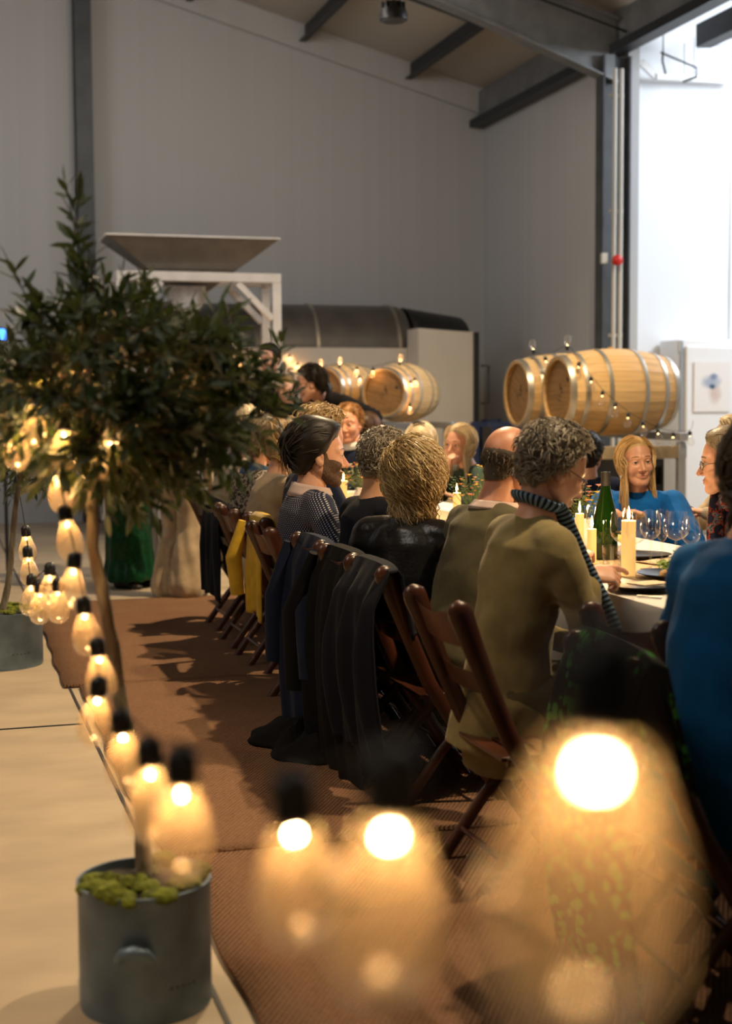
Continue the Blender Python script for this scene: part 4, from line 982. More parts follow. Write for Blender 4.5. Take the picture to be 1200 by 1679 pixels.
            yy = np.linspace(.013, .050, 7); pos = cast(f, np.array([Vector((.078 - .15 * max(0, y - .02), sd * y, .012 + .022 + .004 * math.sin((y - .012) / .038 * 2.4))).normalized()[:] for y in yy]))
            mb = MB(); mb.tube([Vector(p) + Vector((.001, 0, 0)) for p in pos], [(.0028 * q, .0014) for q in (.6, 1.1, 1.2, 1.1, .9, .7, .3)], 6); onhead(mb.build('eyebrow', M.get(f.get('brow', hmat))))
    if specs:
        sp_ = bpy.data.objects.new('spectacles', None); C.objects.link(sp_); onhead(sp_)
        for sd in (-1, 1):
            ring = [(.1005 - .010 * (abs(.033 + .021 * math.cos(a_)) / .05) ** 2, sd * (.033 + .0215 * math.cos(a_)), -.006 + .0165 * math.sin(a_)) for a_ in np.linspace(0, 2 * PI, 21)]
            MB().tube(ring, .0016 if specs == 'thick' else .0009, 6).build('rim', M['specs'], sp_)
            MB().add(ring[:-1], [tuple(range(20))]).build('lens', M['lens'], sp_, smooth=False)
            MB().tube([(.093, sd * .053, -.002), (.07, sd * .072, 0), (.0, sd * .081, .004), (-.018, sd * .083, -.012)], .0014, 6).build('temple', M['specs'], sp_)
        MB().tube([(.100, -.012, -.004), (.103, 0, -.001), (.100, .012, -.004)], .0014, 6).build('bridge', M['specs'], sp_)
    if collar:
        mb = MB(); c0 = sp[4] + ax * .012; kk = collar[1] if isinstance(collar, tuple) else .040; cm = collar[0] if isinstance(collar, tuple) else collar
        def cf(u, v_):
            g = 2 * PI * u; rr = nr * 1.12 + .012 * (1 - v_) + .004; return c0 + lat * (rr * math.sin(g)) + fw * (rr * math.cos(g) * 1.05) + ax * (-.015 + kk * v_ * (1 - .35 * math.cos(g)))
        mb.grid(cf, 28, 4)
        def cf2(u, v_):
            g = 2 * PI * u; rr = nr * 1.16 + .016 * v_; return c0 + lat * (rr * math.sin(g)) + fw * (rr * math.cos(g) * 1.05) + ax * (-.015 + kk * (1 - .35 * math.cos(g)) - (kk * 1.15) * v_)
        mb.grid(cf2, 28, 4); mb.build('collar', M[cm], root, solid=.004)
    root['_j'] = 0; del root['_j']
    return dict(root=root, sp=sp, hc=hc, sh=sh, elbow=elbow, wrist=wrist, ax=ax, lat=lat, fw=fw, hm=hm, nr=nr, onhead=onhead, s=s)

# ------------------------------------------------------------------ the guests
H = {}
def hs(**k): return k
GRP_N, GRP_F, GRP_S = 'guests along the aisle side of the table', 'guests on the far side of the table', 'people standing at the far end'
A = person('man in olive tweed jacket with grey hair, thin spectacles and striped scarf', 908, 769, 4.22, 1.0, 2, 12, 3, 26, 0, False, 'tweed', 'olive', hs(style='short', th=.012, vol=.008, len=.036, curl=.007, n=1150, comb=(-.5, 0, .1), lift=.008, w=.0024, back=.004), 'h_grey', 'skin',
           detail=2, specs='thin', seed=3, vox=.010, wr=('px', 958, 945, 4.25), wl=(.26, .10, .60), handR=dict(dir=(1, -.12, .02), n=(-.1, .55, -.8), side=1, curl=.85, point=.25), hem=.16, wrinkle=.011, group=GRP_N, build=.98)
B = person('bald man in dark olive wool behind the tweed jacketed man', 836, 760, 4.9, 1.0, 10, 16, 22, 18, 0, False, 'olive', 'navydark', hs(style='bald', th=.005, len=.016, n=260, w=.003, lift=.003, comb=(-.3, 0, -1)), 'h_ashdark', 'skinred', detail=1, collar=('shirt', .022), seed=4, vox=.011, group=GRP_N, build=1.0)
Cc = person('woman with curly blond hair and a black leather jacket, seen from behind', 678, 782, 5.25, .98, 42, 3, 62, 2, 0, True, 'leather', 'navydark', hs(style='long', th=.022, len=.25, wave=.013, freq=17, puff=.16, n=1100, w=.0036, flare=.10, part=.09, back=.006), 'h_curl', 'skin', seed=5, vox=.010, wrinkle=.008, group=GRP_N, build=1.15)
Dd = person('grey haired man in dark navy jacket between bearded man and curly blond woman', 632, 756, 5.72, 1.0, 8, 7, 14, 14, 0, False, 'navydark', 'navydark', hs(style='short', th=.014, len=.028, curl=.006, n=480, w=.0035, comb=(-.6, 0, -.1)), 'h_grey', 'skintan', detail=1, seed=6, group=GRP_N, build=1.05)
E = person('young bearded man in a dotted navy jumper with a pale shirt collar, in profile', 524, 746, 6.28, 1.12, -4, 3, -8, 3, 0, False, 'dots', 'navydark', hs(style='short', th=.020, vol=.016, len=.075, curl=.003, n=560, w=.0050, comb=(-1, 0, .10), lift=.004, back=.006, rand=.35), 'h_dark', 'skin', detail=2, beard=True, collar='shirt', seed=7, vox=.009, wrinkle=.005, build=1.3, group=GRP_N, face=dict(nose=1.1), wr=(.25, -.26, .66), handR=None)
Fp = person('person in a plain deep navy top with short tousled blond hair, behind the bearded man', 530, 721, 6.85, 1.04, 5, 9, 15, 10, 0, False, 'navy', 'navydark', hs(style='short', th=.026, vol=.016, len=.055, curl=.008, n=380, w=.005, lift=.014), 'h_blond', seed=8, group=GRP_N, build=1.12)
G = person('woman in a beige wool jacket with straight blond hair hiding her face', 470, 728, 7.4, 1.06, 5, 8, 25, 8, 0, True, 'beige', 'beige', hs(style='long', th=.016, len=.22, n=300, w=.006, wave=.004), 'h_blond', seed=9, group=GRP_N)
Hh = person('woman in a leopard print top with her streaked blond hair pinned up in a bun', 432, 722, 7.9, 1.10, 8, 6, 22, 4, 0, True, 'leopard', 'navydark', hs(style='back', th=.018, len=.13, n=260, w=.006, wave=.004, bun=((-.085, 0, .085), .05)), 'h_ash', seed=10, collar=('denim', .05), group=GRP_N, wr=(.2, -.3, .7))
I = person('woman in a cream top with loose pale blond hair, farthest seated guest along the aisle', 402, 704, 8.5, 1.08, 8, 5, 40, 2, 0, True, 'cream', 'beige', hs(style='long', th=.018, len=.20, n=240, w=.007), 'h_pale', seed=11, group=GRP_N)
Q = person('woman in a teal blue jumper with long ash brown hair, at the right edge', 1266, 775, 3.25, 1.08, 18, 12, 40, 10, 0, True, 'teal', 'navydark', hs(style='long', th=.016, len=.27, n=420, w=.0055, wave=.007, flare=.4), 'h_ashdark', seed=12, vox=.010, wrinkle=.009, hem=.16, group=GRP_N, build=1.0)
O = person('smiling woman in a cobalt blue jumper with long honey blond hair and pearl earrings', 1043, 757, 6.9, .96, 226, 6, 262, 0, 4, True, 'blue', 'navydark', hs(style='long', th=.008, len=.50, n=700, w=.0038, wave=.006, part=.012, flare=.12), 'h_honey', 'skin', dict(smile=1.0, eye=1.0, gaze=(-8, -6), brow='h_honey', nose=.9, w=.98), 2, seed=13, vox=.009, puff=.03, group=GRP_F, build=1.15)
P = person('woman with dark spectacles, ash blond hair and checked scarf, in profile', 1190, 757, 5.55, .98, 172, 18, 150, 6, 0, True, 'tartan', 'navydark', hs(style='back', th=.012, len=.15, n=640, w=.0036, wave=.004, vol=.01), 'h_ash', 'skin', dict(brow='h_ash'), 2, specs='thick', wr=(.24, -.12, .62), wl=(.24, .10, .62), seed=14, collar=('tartan', .08), group=GRP_F)
Rr = person('guest with pale blond hair whose crown shows behind the bespectacled woman', 1203, 724, 7.1, 1.0, 175, 8, 150, 0, 0, True, 'cream', 'beige', hs(style='long', th=.02, len=.2, n=200, w=.007), 'h_pale', seed=15, group=GRP_F)
Nn = person('dark haired man in navy jacket seen from behind, beyond the wine bottle', 963, 744, 8.4, 1.02, 62, 5, 60, 0, 0, False, 'navy', 'navydark', hs(style='short', th=.012, len=.02, n=240, w=.004), 'h_black', seed=16, group=GRP_F)
Mm = person('blond woman in a green top resting her chin on her hand', 753, 728, 9.0, 1.0, 190, 16, 214, 4, -4, True, 'darkgreen', 'navydark', hs(style='long', th=.012, len=.36, n=460, w=.0045, wave=.006, part=-.01, flare=.2), 'h_pale', 'skin', dict(brow='h_ash', gaze=(0, 0)), 2, seed=17, vox=.011, group=GRP_F, wr=('px', 733, 772, 8.86), handR=dict(dir=(-.1, .2, 1), n=(-1, .2, .1), side=1, curl=1.15), sleeve=.5)
L = person('woman with straight pale blond hair and a hair clip, far side, her face turned away', 690, 725, 9.7, 1.02, 140, 14, 70, 4, 0, True, 'cream', 'beige', hs(style='long', th=.016, len=.22, n=300, w=.006), 'h_pale', seed=18, group=GRP_F)
K = person('woman with long dark brown hair seen from behind in front of the back barrels', 601, 706, 10.9, 1.06, 120, 8, 58, 2, 0, True, 'navydark', 'navydark', hs(style='long', th=.016, len=.30, n=300, w=.006), 'h_brown', seed=19, group=GRP_F)
J = person('ruddy man with ginger curls in a blue jacket and white shirt facing the camera', 571, 695, 10.1, 1.08, 195, 10, 238, 4, 0, False, 'navy', 'navydark', hs(style='short', th=.016, len=.03, curl=.012, n=300, w=.005), 'h_red', 'skinred', dict(brow='h_red'), 1, collar='white_shirt', seed=20, group=GRP_F)
T_ = person('fair man in dark clothes talking, just left of the leaning waitress', 468, 640, 12.0, .94, 250, 12, 262, 6, 0, False, 'blackcloth', 'blackcloth', hs(style='short', th=.010, len=.02, n=240, w=.005), 'h_blond', 'skin', dict(brow='h_ash'), 1, stand=True, seed=21, group=GRP_S)
Sx = person('waitress in black with dark tied hair and glasses leaning over the guests', 509, 628, 10.9, 1.08, 222, 50, 165, 14, 0, True, 'blackcloth', 'blackcloth', hs(style='back', th=.014, len=.12, n=260, w=.006, tail=((-.10, 0, .0), .13)), 'h_dark', 'skin', dict(brow='h_dark'), 1, specs='thick', stand=True, seed=22, group=GRP_S, wl=(.30, .42, .95), wr=(.62, -.10, .95))
Uu = person('dark haired person in black standing behind the front olive tree, holding a pale plate', 441, 588, 13.1, 1.06, 240, 4, 225, 8, 0, False, 'blackcloth', 'blackcloth', hs(style='short', th=.012, len=.03, n=200, w=.006), 'h_black', seed=23, stand=True, group=GRP_S, detail=1, face=dict(brow='h_black'))
V = person('person in wide beige trousers and cream top standing behind the front olive tree', 300, 636, 9.9, .98, 30, 3, 30, 2, 0, True, 'cream', 'beige', hs(style='long', th=.014, len=.22, n=200, w=.007), 'h_blond', stand=True, flare=.09, seed=24, group=GRP_S)
Wp = person('person in a long green sequinned dress standing at the far end of the rug', 216, 640, 10.4, .98, 320, 2, 320, 2, 0, True, 'green', 'green', hs(style='long', th=.014, len=.2, n=200, w=.007), 'h_brown', stand=True, skirt=True, seed=25, group=GRP_S)
Xp = person('person in dark dotted clothes standing between the green dress and the beige trousers', 258, 630, 10.8, .98, 250, 2, 250, 2, 0, False, 'grey', 'dots', hs(style='short', th=.012, len=.02, n=160, w=.006), 'h_black', stand=True, flare=.03, seed=26, group=GRP_S, detail=1, face=dict(brow='h_black'))
# extras on people
def chainscarf(P_, pts, w, h, m, name='scarf'):
    pts = [Vector(p) for p in pts]; acc = [0.]
    fine = []
    for i in range(len(pts) - 1):
        p0, p1, p2, p3 = pts[max(i - 1, 0)], pts[i], pts[i + 1], pts[min(i + 2, len(pts) - 1)]
        for q in range(8):
            t = q / 8; fine.append(.5 * ((2 * p1) + (p2 - p0) * t + (2 * p0 - 5 * p1 + 4 * p2 - p3) * t * t + (-p0 + 3 * p1 - 3 * p2 + p3) * t ** 3))
    fine.append(pts[-1])
    for a, b in zip(fine, fine[1:]): acc.append(acc[-1] + (b - a).length)
    mb = MB(); mb.tube(fine, [(w, h)] * len(fine), 12, True, acc, lat=None); return mb.build(name, M[m], P_['root'])
n0 = A['sp'][4] + A['ax'] * .045; rr = A['nr'] * 1.25
ring = [n0 + A['lat'] * (rr * math.sin(a)) + A['fw'] * (rr * math.cos(a)) + A['ax'] * (-.030 * math.cos(a)) for a in np.linspace(.9, 2 * PI - .9, 9)]
fr = n0 + A['fw'] * .10 + A['ax'] * -.06
chainscarf(A, [fr + A['lat'] * .05 + Vector((.06, .02, -.30)), fr + A['lat'] * .06 + Vector((.02, 0, -.12))] + ring + [fr - A['lat'] * .07 + Vector((.03, 0, -.12)), fr - A['lat'] * .10 + Vector((.09, -.04, -.30)), fr - A['lat'] * .10 + Vector((.10, -.05, -.42))], .024, .012, 'stripes')
n0 = P['sp'][4] + P['ax'] * .02
chainscarf(P, [n0 + P['lat'] * (.10 * math.sin(a)) + P['fw'] * (.095 * math.cos(a)) + P['ax'] * (-.03 * math.cos(a)) for a in np.linspace(.3, 2 * PI - .3, 10)] + [n0 + P['fw'] * .16 + P['ax'] * -.18 - P['lat'] * .02, n0 + P['fw'] * .2 + P['ax'] * -.34], .045, .026, 'tartan')
# earrings, clips, claw
for sd in (1, -1):
    e = MB(); e.tube([(.000, sd * .082, -.042), (.000, sd * .083, -.062)], .001, 5); e.ell((0, sd * .083, -.068), (.006, .006, .008)); O['onhead'](e.build('earring', M['pearl']))
for (a, b) in (((-.055, .075, .085), (-.02, .035, .135)), ((-.06, -.085, .05), (-.03, -.06, .115))):
    m = Vector(a).lerp(Vector(b), .5) * 1.10; mb = MB(); mb.tube([Vector(a) * 1.12, m * 1.03, Vector(b) * 1.05], [.006, .008, .006], 7); Cc['onhead'](mb.build('hair_clip', M['lash']))
mb = MB(); mb.tube([(-.07, .05, .12), (-.09, .02, .13), (-.10, -.03, .12)], [.006, .009, .006], 7); L['onhead'](mb.build('hair_clip', M['lash']))
mb = MB(); mb.tube([(-.13, .02, .11), (-.145, 0, .08), (-.135, -.02, .05)], [.008, .014, .008], 8); Hh['onhead'](mb.build('claw_clip', M['bread']))
# the chairs the guests sit on, then the empty ones
NEAR = [(A, None), (B, 'wooden folding chair under the bald man in olive'), (Cc, 'wooden folding chair under the woman in black leather'), (Dd, 'wooden folding chair under the grey haired man in dark navy'), (E, 'wooden folding chair under the bearded man in the dotted jumper'),
        (Fp, 'wooden folding chair with a mustard cardigan, under the person in plain navy'), (G, 'wooden folding chair under the woman in the beige jacket'), (Hh, 'wooden folding chair under the woman in leopard print'), (I, 'wooden folding chair under the woman in cream, farthest of the near row')]
POS = {}
for i, (p, lab) in enumerate(NEAR):
    b = p['root'].location; x, y = min(1.50, 1.33 + .04 * (b.y - 3.7), b.x - .20), b.y
    if i == 0: x, y = 1.30, 3.66; CH0.location = (x, y, 0)
    else: chair(lab, x, y)
    POS[i] = (x, y)
shx, shy = 1.37, 2.77
chair('wooden folding chair under the green and black shawl, with the woman in teal on it', shx, shy, R(-6))
chair('empty wooden folding chair pushed in between the tweed jacket and the teal jumper', 1.63, 3.18, R(2))
chair('wooden folding chair in the lower right corner, nearest of all', 1.49, 2.22, R(-3))
for p, lab in ((O, 'wooden folding chair under the woman in cobalt blue'), (P, 'wooden folding chair under the woman with the checked scarf'), (Rr, 'wooden folding chair under the guest behind the bespectacled woman'), (Nn, 'wooden folding chair under the dark haired man in navy seen from behind'), (Mm, 'wooden folding chair under the woman resting her chin'), (L, 'wooden folding chair under the far woman with the hair clip'), (K, 'wooden folding chair under the woman with dark brown hair'), (J, 'wooden folding chair under the man with ginger curls')):
    b = p['root'].location; h = p['root'].rotation_euler[2]; chair(lab, b.x - .25 * math.cos(h), b.y - .25 * math.sin(h), h)

# ------------------------------------------------------------------ clothes hung over the chair backs
def drape(name, label, cat, m, cx, cy, rz=0, back=.7, front=.25, w0=.42, w1=.5, seed=1, z0=.805, fold=.02, group=None, out=.02, skew=0., solid=.009, nseg=44, bulge=0, hemz=.0):
    ph = rnd.uniform(0, 6); mb = MB(); tot = back + front + .05
    r_ = np.random.default_rng(seed); p1, p2, p3 = r_.uniform(0, 6, 3)
    def f(u, v):
        l_ = v * tot; y = (u - .5)
        if l_ < front: a = front - l_; x = .045 + a * .20; z = z0 - a; q = a
        elif l_ < front + .05: g = (l_ - front) / .05 * PI; x = .0225 + .0225 * math.cos(g); z = z0 + .018 * math.sin(g); q = 0
        else: a = l_ - front - .05; x = -.0 - out * min(1, a / .1) - bulge * math.sin(min(1, a / back) * PI); z = z0 - a; q = a
        k = min(1, q / .25); wd = w0 + (w1 - w0) * min(1, q / max(back, .01)); yy = y * wd + skew * q
        s_ = 1 if l_ > front else -1
        x -= s_ * fold * k * (math.sin(u * 17 + p1 + 1.2 * math.sin(3 * v + p2)) * .6 + .4 * math.sin(u * 31 + p3 + v * 2)); z -= .012 * k * math.sin(u * 9 + p2) + hemz * k * (u - .5)
        z += .03 * (abs(y) * 2) ** 3 * 0 - .02 * (abs(y) * 2) ** 4
        return (x, yy, max(z, .02 + .01 * math.sin(u * 12)))
    mb.grid(f, nseg, 40); o = mb.build(name, M[m], solid=solid, loc=(cx, cy, 0)); o.rotation_euler = (0, 0, rz); return tag(o, label, cat, group)
def sleeves(o, m, pairs):
    for pts, r0, r1 in pairs: MB().tube(pts, [.018] + [r0 + (r1 - r0) * i / (len(pts) - 1) for i in range(1, len(pts))], 12).build('sleeve', M[m], o)
x, y = POS[5]; cg = drape('cardigan', 'mustard yellow knitted cardigan hanging over a chair back', 'cardigan', 'yellow', x, y, 0, .46, .2, .34, .30, 3, fold=.016)
sleeves(cg, 'yellow', [([(-.05, .12, .78), (-.09, .14, .6), (-.07, .15, .42)], .045, .035)])
x, y = POS[3]; ct_ = drape('coat', 'long dark navy coat hanging from the chair of the grey haired man', 'coat', 'navy', x, y, 0, .80, .2, .46, .66, 5, fold=.03, out=.03, bulge=.02)
sleeves(ct_, 'navy', [([(-.04, -.2, .78), (-.08, -.26, .55), (-.07, -.27, .3)], .055, .045), ([(-.04, .2, .78), (-.08, .25, .55), (-.08, .27, .28)], .055, .045)])
x, y = POS[2]; ct2 = drape('coat', 'black coat hanging from the chair behind the leather jacket down to the rug', 'coat', 'blackcloth', x, y, 0, .82, .2, .48, .70, 7, fold=.03, out=.03, bulge=.03)
sleeves(ct2, 'blackcloth', [([(-.04, .22, .78), (-.09, .3, .55), (-.08, .32, .25)], .06, .05)])
x, y = POS[1]; ct4 = drape('coat', 'dark navy coat on the chair of the bald man', 'coat', 'navydark', x, y, 0, .62, .2, .44, .52, 17, fold=.03, out=.04, bulge=.04)
x, y = POS[7]; ct3 = drape('coat', 'short dark blue coat on a far chair beside the beige trousers', 'coat', 'navydark', x, y, 0, .5, .2, .42, .44, 9, fold=.02)
sw = drape('shawl', 'green and black printed shawl draped over the chair in the right foreground', 'shawl', 'shawl', shx, shy, R(-6), .72, .25, .47, .60, 11, fold=.022, z0=.812, bulge=.04)
fr_ = MB()
for q in range(26):
    yy = -.24 + .48 * q / 25; fr_.tube([(-.02 - .004 * (q % 3), yy, .13), (-.03, yy + rnd.uniform(-.01, .01), .085), (-.03, yy + rnd.uniform(-.02, .02), .05)], [.004, .003, .001], 4)
tag(fr_.build('fringe', M['shawl'], sw), kind='stuff')
bg = MB()
def heap(u, v):
    g = 2 * PI * u; r = v * (1 + .22 * math.sin(3 * g + 1) + .10 * math.sin(7 * g)); return (.20 * r * math.cos(g), .27 * r * math.sin(g), .014 + .085 * (1 - v ** 1.7) * (1 + .25 * math.sin(5 * g + 6 * v)) + .012 * math.sin(11 * g + 9 * v) * v * (1 - v) * 4)
bg.grid(heap, 48, 14); x, y = POS[3]; tag(bg.build('coat', M['blackcloth'], solid=.008, loc=(x - .07, y - .15, .006)), 'black garment heaped on the rug under the hanging coats', 'coat')

# ------------------------------------------------------------------ the long table
TX0, TX1, TY0, TY1, TZ = 1.97, 2.88, 2.25, 9.3, .75
tb = thing('trestle_table', 'long trestle table under the white linen cloth', 'table', (0, 0, 0))
MB().box(((TX0 + TX1) / 2, (TY0 + TY1) / 2, TZ - .022), (TX1 - TX0, TY1 - TY0, .03)).build('top', M['rackwood'], tb, bevel=.004)
for y in (TY0 + .4, (TY0 + TY1) / 2, TY1 - .4):
    for x in (TX0 + .15, TX1 - .15): MB().box((x, y, .36), (.05, .05, .70)).build('leg', M['rackwood'], tb)
def clothf(u, v):
    drop = .30; X0, X1 = TX0 - .012, TX1 + .012; tot = X1 - X0 + 2 * drop; q = u * tot - drop; y = TY0 - .012 + v * (TY1 - TY0 + .024)
    if q < 0: x = X0 - .006 - .012 * math.sin(v * 95) * min(1, -q / .15) - .006 * math.sin(v * 41); z = TZ + q
    elif q > X1 - X0: x = X1 + .006 + .012 * math.sin(v * 95) * min(1, (q - X1 + X0) / .15); z = TZ - (q - X1 + X0)
    else: x = X0 + q; z = TZ + .0006 * math.sin(x * 60) * math.sin(y * 9)
    return (x, y, z)
mb = MB(); mb.grid(clothf, 46, 220)
def endf(u, v): return (TX0 - .012 + u * (TX1 - TX0 + .024), TY0 - .014 - .012 * math.sin(u * 26) * v - .004, TZ - .30 * v)
mb.grid(endf, 30, 8)
tag(mb.build('tablecloth', M['cloth'], solid=.003), 'white linen tablecloth over the long dining table', 'tablecloth')
tag(MB().grid(lambda u, v: (2.18 + .46 * u, TY0 + .05 + v * 6.8, TZ + .004), 4, 60).build('table_runner', M['kraft'], solid=.001), 'brown kraft paper runner along the middle of the table', 'runner')
def onT(px, py): p = atZ(px, py, TZ + .0065); return (p.x, p.y, TZ + .0065)
# bottle
bo = thing('wine_bottle', 'tall dark green wine bottle standing among the glasses', 'bottle', onT(992, 916)); sc_ = 1.0
MB().lathe([(.0, .004), (.040, .0), (.046, .006), (.0465, .125), (.044, .155), (.035, .195), (.024, .235), (.0168, .272), (.0150, .305), (.0168, .307), (.0168, .322), (.0145, .324), (.0125, .324), (.0125, .272), (.021, .235), (.032, .195), (.041, .155), (.0438, .125), (.0438, .012), (.0, .010)], 32, cap=False).build('glass_body', M['greenglass'], bo)
MB().lathe([(.0, .012), (.0428, .013), (.0430, .110), (.0, .110)], 28, cap=False).build('wine', M['winegreen'], bo)
MB().lathe([(.0172, .272), (.0172, .322), (.0, .3255)], 20, cap=False).build('foil', M['ink'], bo)
bo.scale = (1, 1, 1)
b2 = dup(bo); p = at(358, 728, 8.6); b2.location = (max(2.1, p.x), p.y, TZ + .0065); tag(b2, 'green wine bottle at the far end of the table behind the tree leaves')
# glasses
def goblet(name, label, loc, H=.215, rb=.040, rt=.031, bowl=.105, wine=None, foot=.035, grp='clear stemmed glasses on the table'):
    g = thing(name, label, 'glass', loc, 0, grp); z0 = H - bowl
    pr = [(.0035, z0 - .003), (rb * .55, z0 + .006), (rb * .9, z0 + bowl * .22), (rb, z0 + bowl * .40), (rb * .97, z0 + bowl * .55), ((rb + rt) / 2, z0 + bowl * .8), (rt, H)]
    MB().lathe(pr, 28, cap=False).build('bowl', M['glass'], g)
    MB().lathe([(.0045, .008), (.0033, .02), (.0031, z0 - .02), (.0042, z0 - .002)], 12).build('stem', M['glass'], g)
    MB().lathe([(.0, .001), (foot, .001), (foot, .0025), (.010, .006), (.0045, .010)], 26).build('foot', M['glass'], g)
    if wine: MB().lathe([(.003, z0), (rb * .53, z0 + .008), (rb * .87, z0 + bowl * .22), (rb * .96, z0 + bowl * wine), (.0, z0 + bowl * wine)], 24, cap=False).build('wine', M['wine'], g)
    return g
goblet('wine_glass', 'wine glass with a little white wine in front of the green bottle', onT(1019, 937), .205, .040, .034, .105, .35)
goblet('wine_glass', 'stemmed wine glass in front of the tall lit candle', onT(1041, 944), .210, .041, .034, .10)
goblet('wine_glass', 'tulip wine glass between the candle and the slim flute', onT(1066, 934), .205, .037, .027, .10)
goblet('champagne_flute', 'slim flute close behind the big wine glass', onT(1085, 926), .20, .024, .019, .115)
goblet('wine_glass', 'large empty wine glass beside the teal jumper', onT(1108, 929), .195, .047, .036, .10)
goblet('champagne_flute', 'straight flute behind the tall candle', onT(1032, 914), .185, .026, .021, .11)
goblet('wine_glass', 'wine glass behind the green bottle', onT(974, 905), .19, .034, .027, .095)
goblet('wine_glass', 'wine glass beside the plate of salad', onT(1132, 938), .19, .034, .027, .095)
tu = thing('tumbler', 'short straight water tumbler in front of the wine bottle', 'glass', onT(1003, 934)); MB().lathe([(.0, .001), (.030, .001), (.034, .085), (.032, .085), (.0285, .008), (.0, .008)], 26, cap=False).build('glass_body', M['glass'], tu)
# candles
def candle(label, loc, h, r, power=2.2):
    c = thing('candle', label, 'candle', loc, 0, 'pillar candles on the table'); MB().lathe([(.0, 0), (r, 0), (r * 1.01, h * .5), (r, h), (r * .85, h + .001), (r * .6, h - .006), (.0, h - .007)], 26, cap=False).build('wax', M['wax'], c)
    MB().tube([(0, 0, h - .008), (.001, 0, h + .010)], .0013, 6).build('wick', M['ink'], c); MB().lathe([(.0008, h + .004), (.0045, h + .012), (.0052, h + .020), (.003, h + .034), (.0004, h + .048)], 12).build('flame', M['flame'], c)
    l_ = light('candle_light', 'POINT', (0, 0, h + .03), power, (1, .60, .25), size=.012); l_.parent = c; return c
candle('tall lit pillar candle in front of the cobalt jumper', onT(1030, 944), .185, .0235, 5)
candle('slim lit pillar candle left of the green bottle', onT(970, 924), .125, .0165, 3)
candle('small lit candle hidden at the cheek of the tweed jacketed man', onT(950, 905), .15, .017, 4)
for (x, y, lab) in ((2.36, 5.7, 'lit candle beside the yellow flowers in mid table'), (2.45, 6.6, 'lit candle near the woman resting her chin'), (2.4, 7.4, 'lit candle beside the orange flowers'), (2.25, 7.95, 'lit candle at the far part of the table'), (2.4, 9.0, 'last lit candle at the far table end')): candle(lab, (x, y, TZ + .0065), .14, .02, 5)
# plates with food and cards
def plate(label, loc, r=.125):
    p = thing('plate', label, 'plate', loc, 0, 'black plates on the table'); MB().lathe([(.0, .0), (r * .6, .0), (r * .72, .004), (r, .016), (r * .995, .018), (r * .7, .008), (.0, .005)], 40, cap=False).build('dish', M['plate'], p); return p
pl1 = plate('black plate holding a starter with green salad', onT(1108, 947), .128); pl2 = plate('black plate with a folded beige card on it, nearest the table edge', onT(1052, 967), .105)
for (px, py, lab) in ((1052, 915, 'black plate beyond the stemmed glasses'), (955, 912, 'black plate beside the slim candle')): plate(lab, onT(px, py), .11)
o = MB().box((0, 0, 0), (.115, .075, .004), Matrix.Rotation(.3, 3, 'Z')).build('menu_card', M['paper'], loc=Vector(pl2.location) + Vector((.02, -.01, .021))); tag(o, 'beige folded card lying on the nearest black plate', 'card')
def tuft(label, loc, n, r, h, m='salad', name='salad', cat='salad'):
    t = thing(name, label, cat, loc); mb = MB()
    for k in range(n):
        a, q = rnd.uniform(0, 6.28), r * math.sqrt(rnd.random()); b = Vector((q * math.cos(a), q * math.sin(a), rnd.uniform(.2, 1) * h)); d = Vector((rnd.gauss(0, 1), rnd.gauss(0, 1), .5)).normalized() * .013; s_ = d.orthogonal().normalized() * .006
        mb.add([b - d, b + s_, b + d, b - s_], [(0, 1, 2, 3)])
    tag(mb.build('leaves', M[m], t, smooth=False, solid=.0008), kind='stuff'); return t
fo = MB(); fo.tube([(0, 0, 0), (0, 0, .012), (0, 0, .02)], [(.075, .055), (.07, .05), (.04, .03)], 18); o = fo.build('flatbread', M['bread'], loc=Vector(pl1.location) + Vector((0, 0, .009))); tag(o, 'piece of browned flatbread under the salad on the black plate', 'bread')
tuft('bright green salad leaves on the starter plate, taller tuft', Vector(pl1.location) + Vector((.045, .03, .03)), 60, .035, .05); tuft('small green salad garnish at the front of the starter plate', Vector(pl1.location) + Vector((-.045, -.02, .03)), 50, .035, .03)
for (px, py, a, lab) in ((1145, 985, .5, 'folded cream napkin at the table edge beside the teal jumper'), (1085, 922, .2, 'pale napkin beneath the far glasses')):
    mb = MB(); mb.grid(lambda u, v: ((u - .5) * .16, (v - .5) * .12, .004 + .010 * math.sin(u * 5) * math.sin(v * 4)), 12, 10); o = mb.build('napkin', M['cream'], solid=.003, loc=onT(px, py)); o.rotation_euler = (0, 0, a); tag(o, lab, 'napkin')
for (a, b, lab) in (((1045, 977), (1085, 980), 'steel knife lying in front of the nearest plate'), ((1062, 905), (1093, 930), 'steel fork lying between the far glasses')):
    p0, p1 = Vector(onT(*a)), Vector(onT(*b)); mb = MB(); mb.tube([p0, p0.lerp(p1, .5), p1], [(.005, .002), (.004, .002), (.009, .0015)], 8); tag(mb.build('cutlery', M['ss']), lab, 'cutlery')
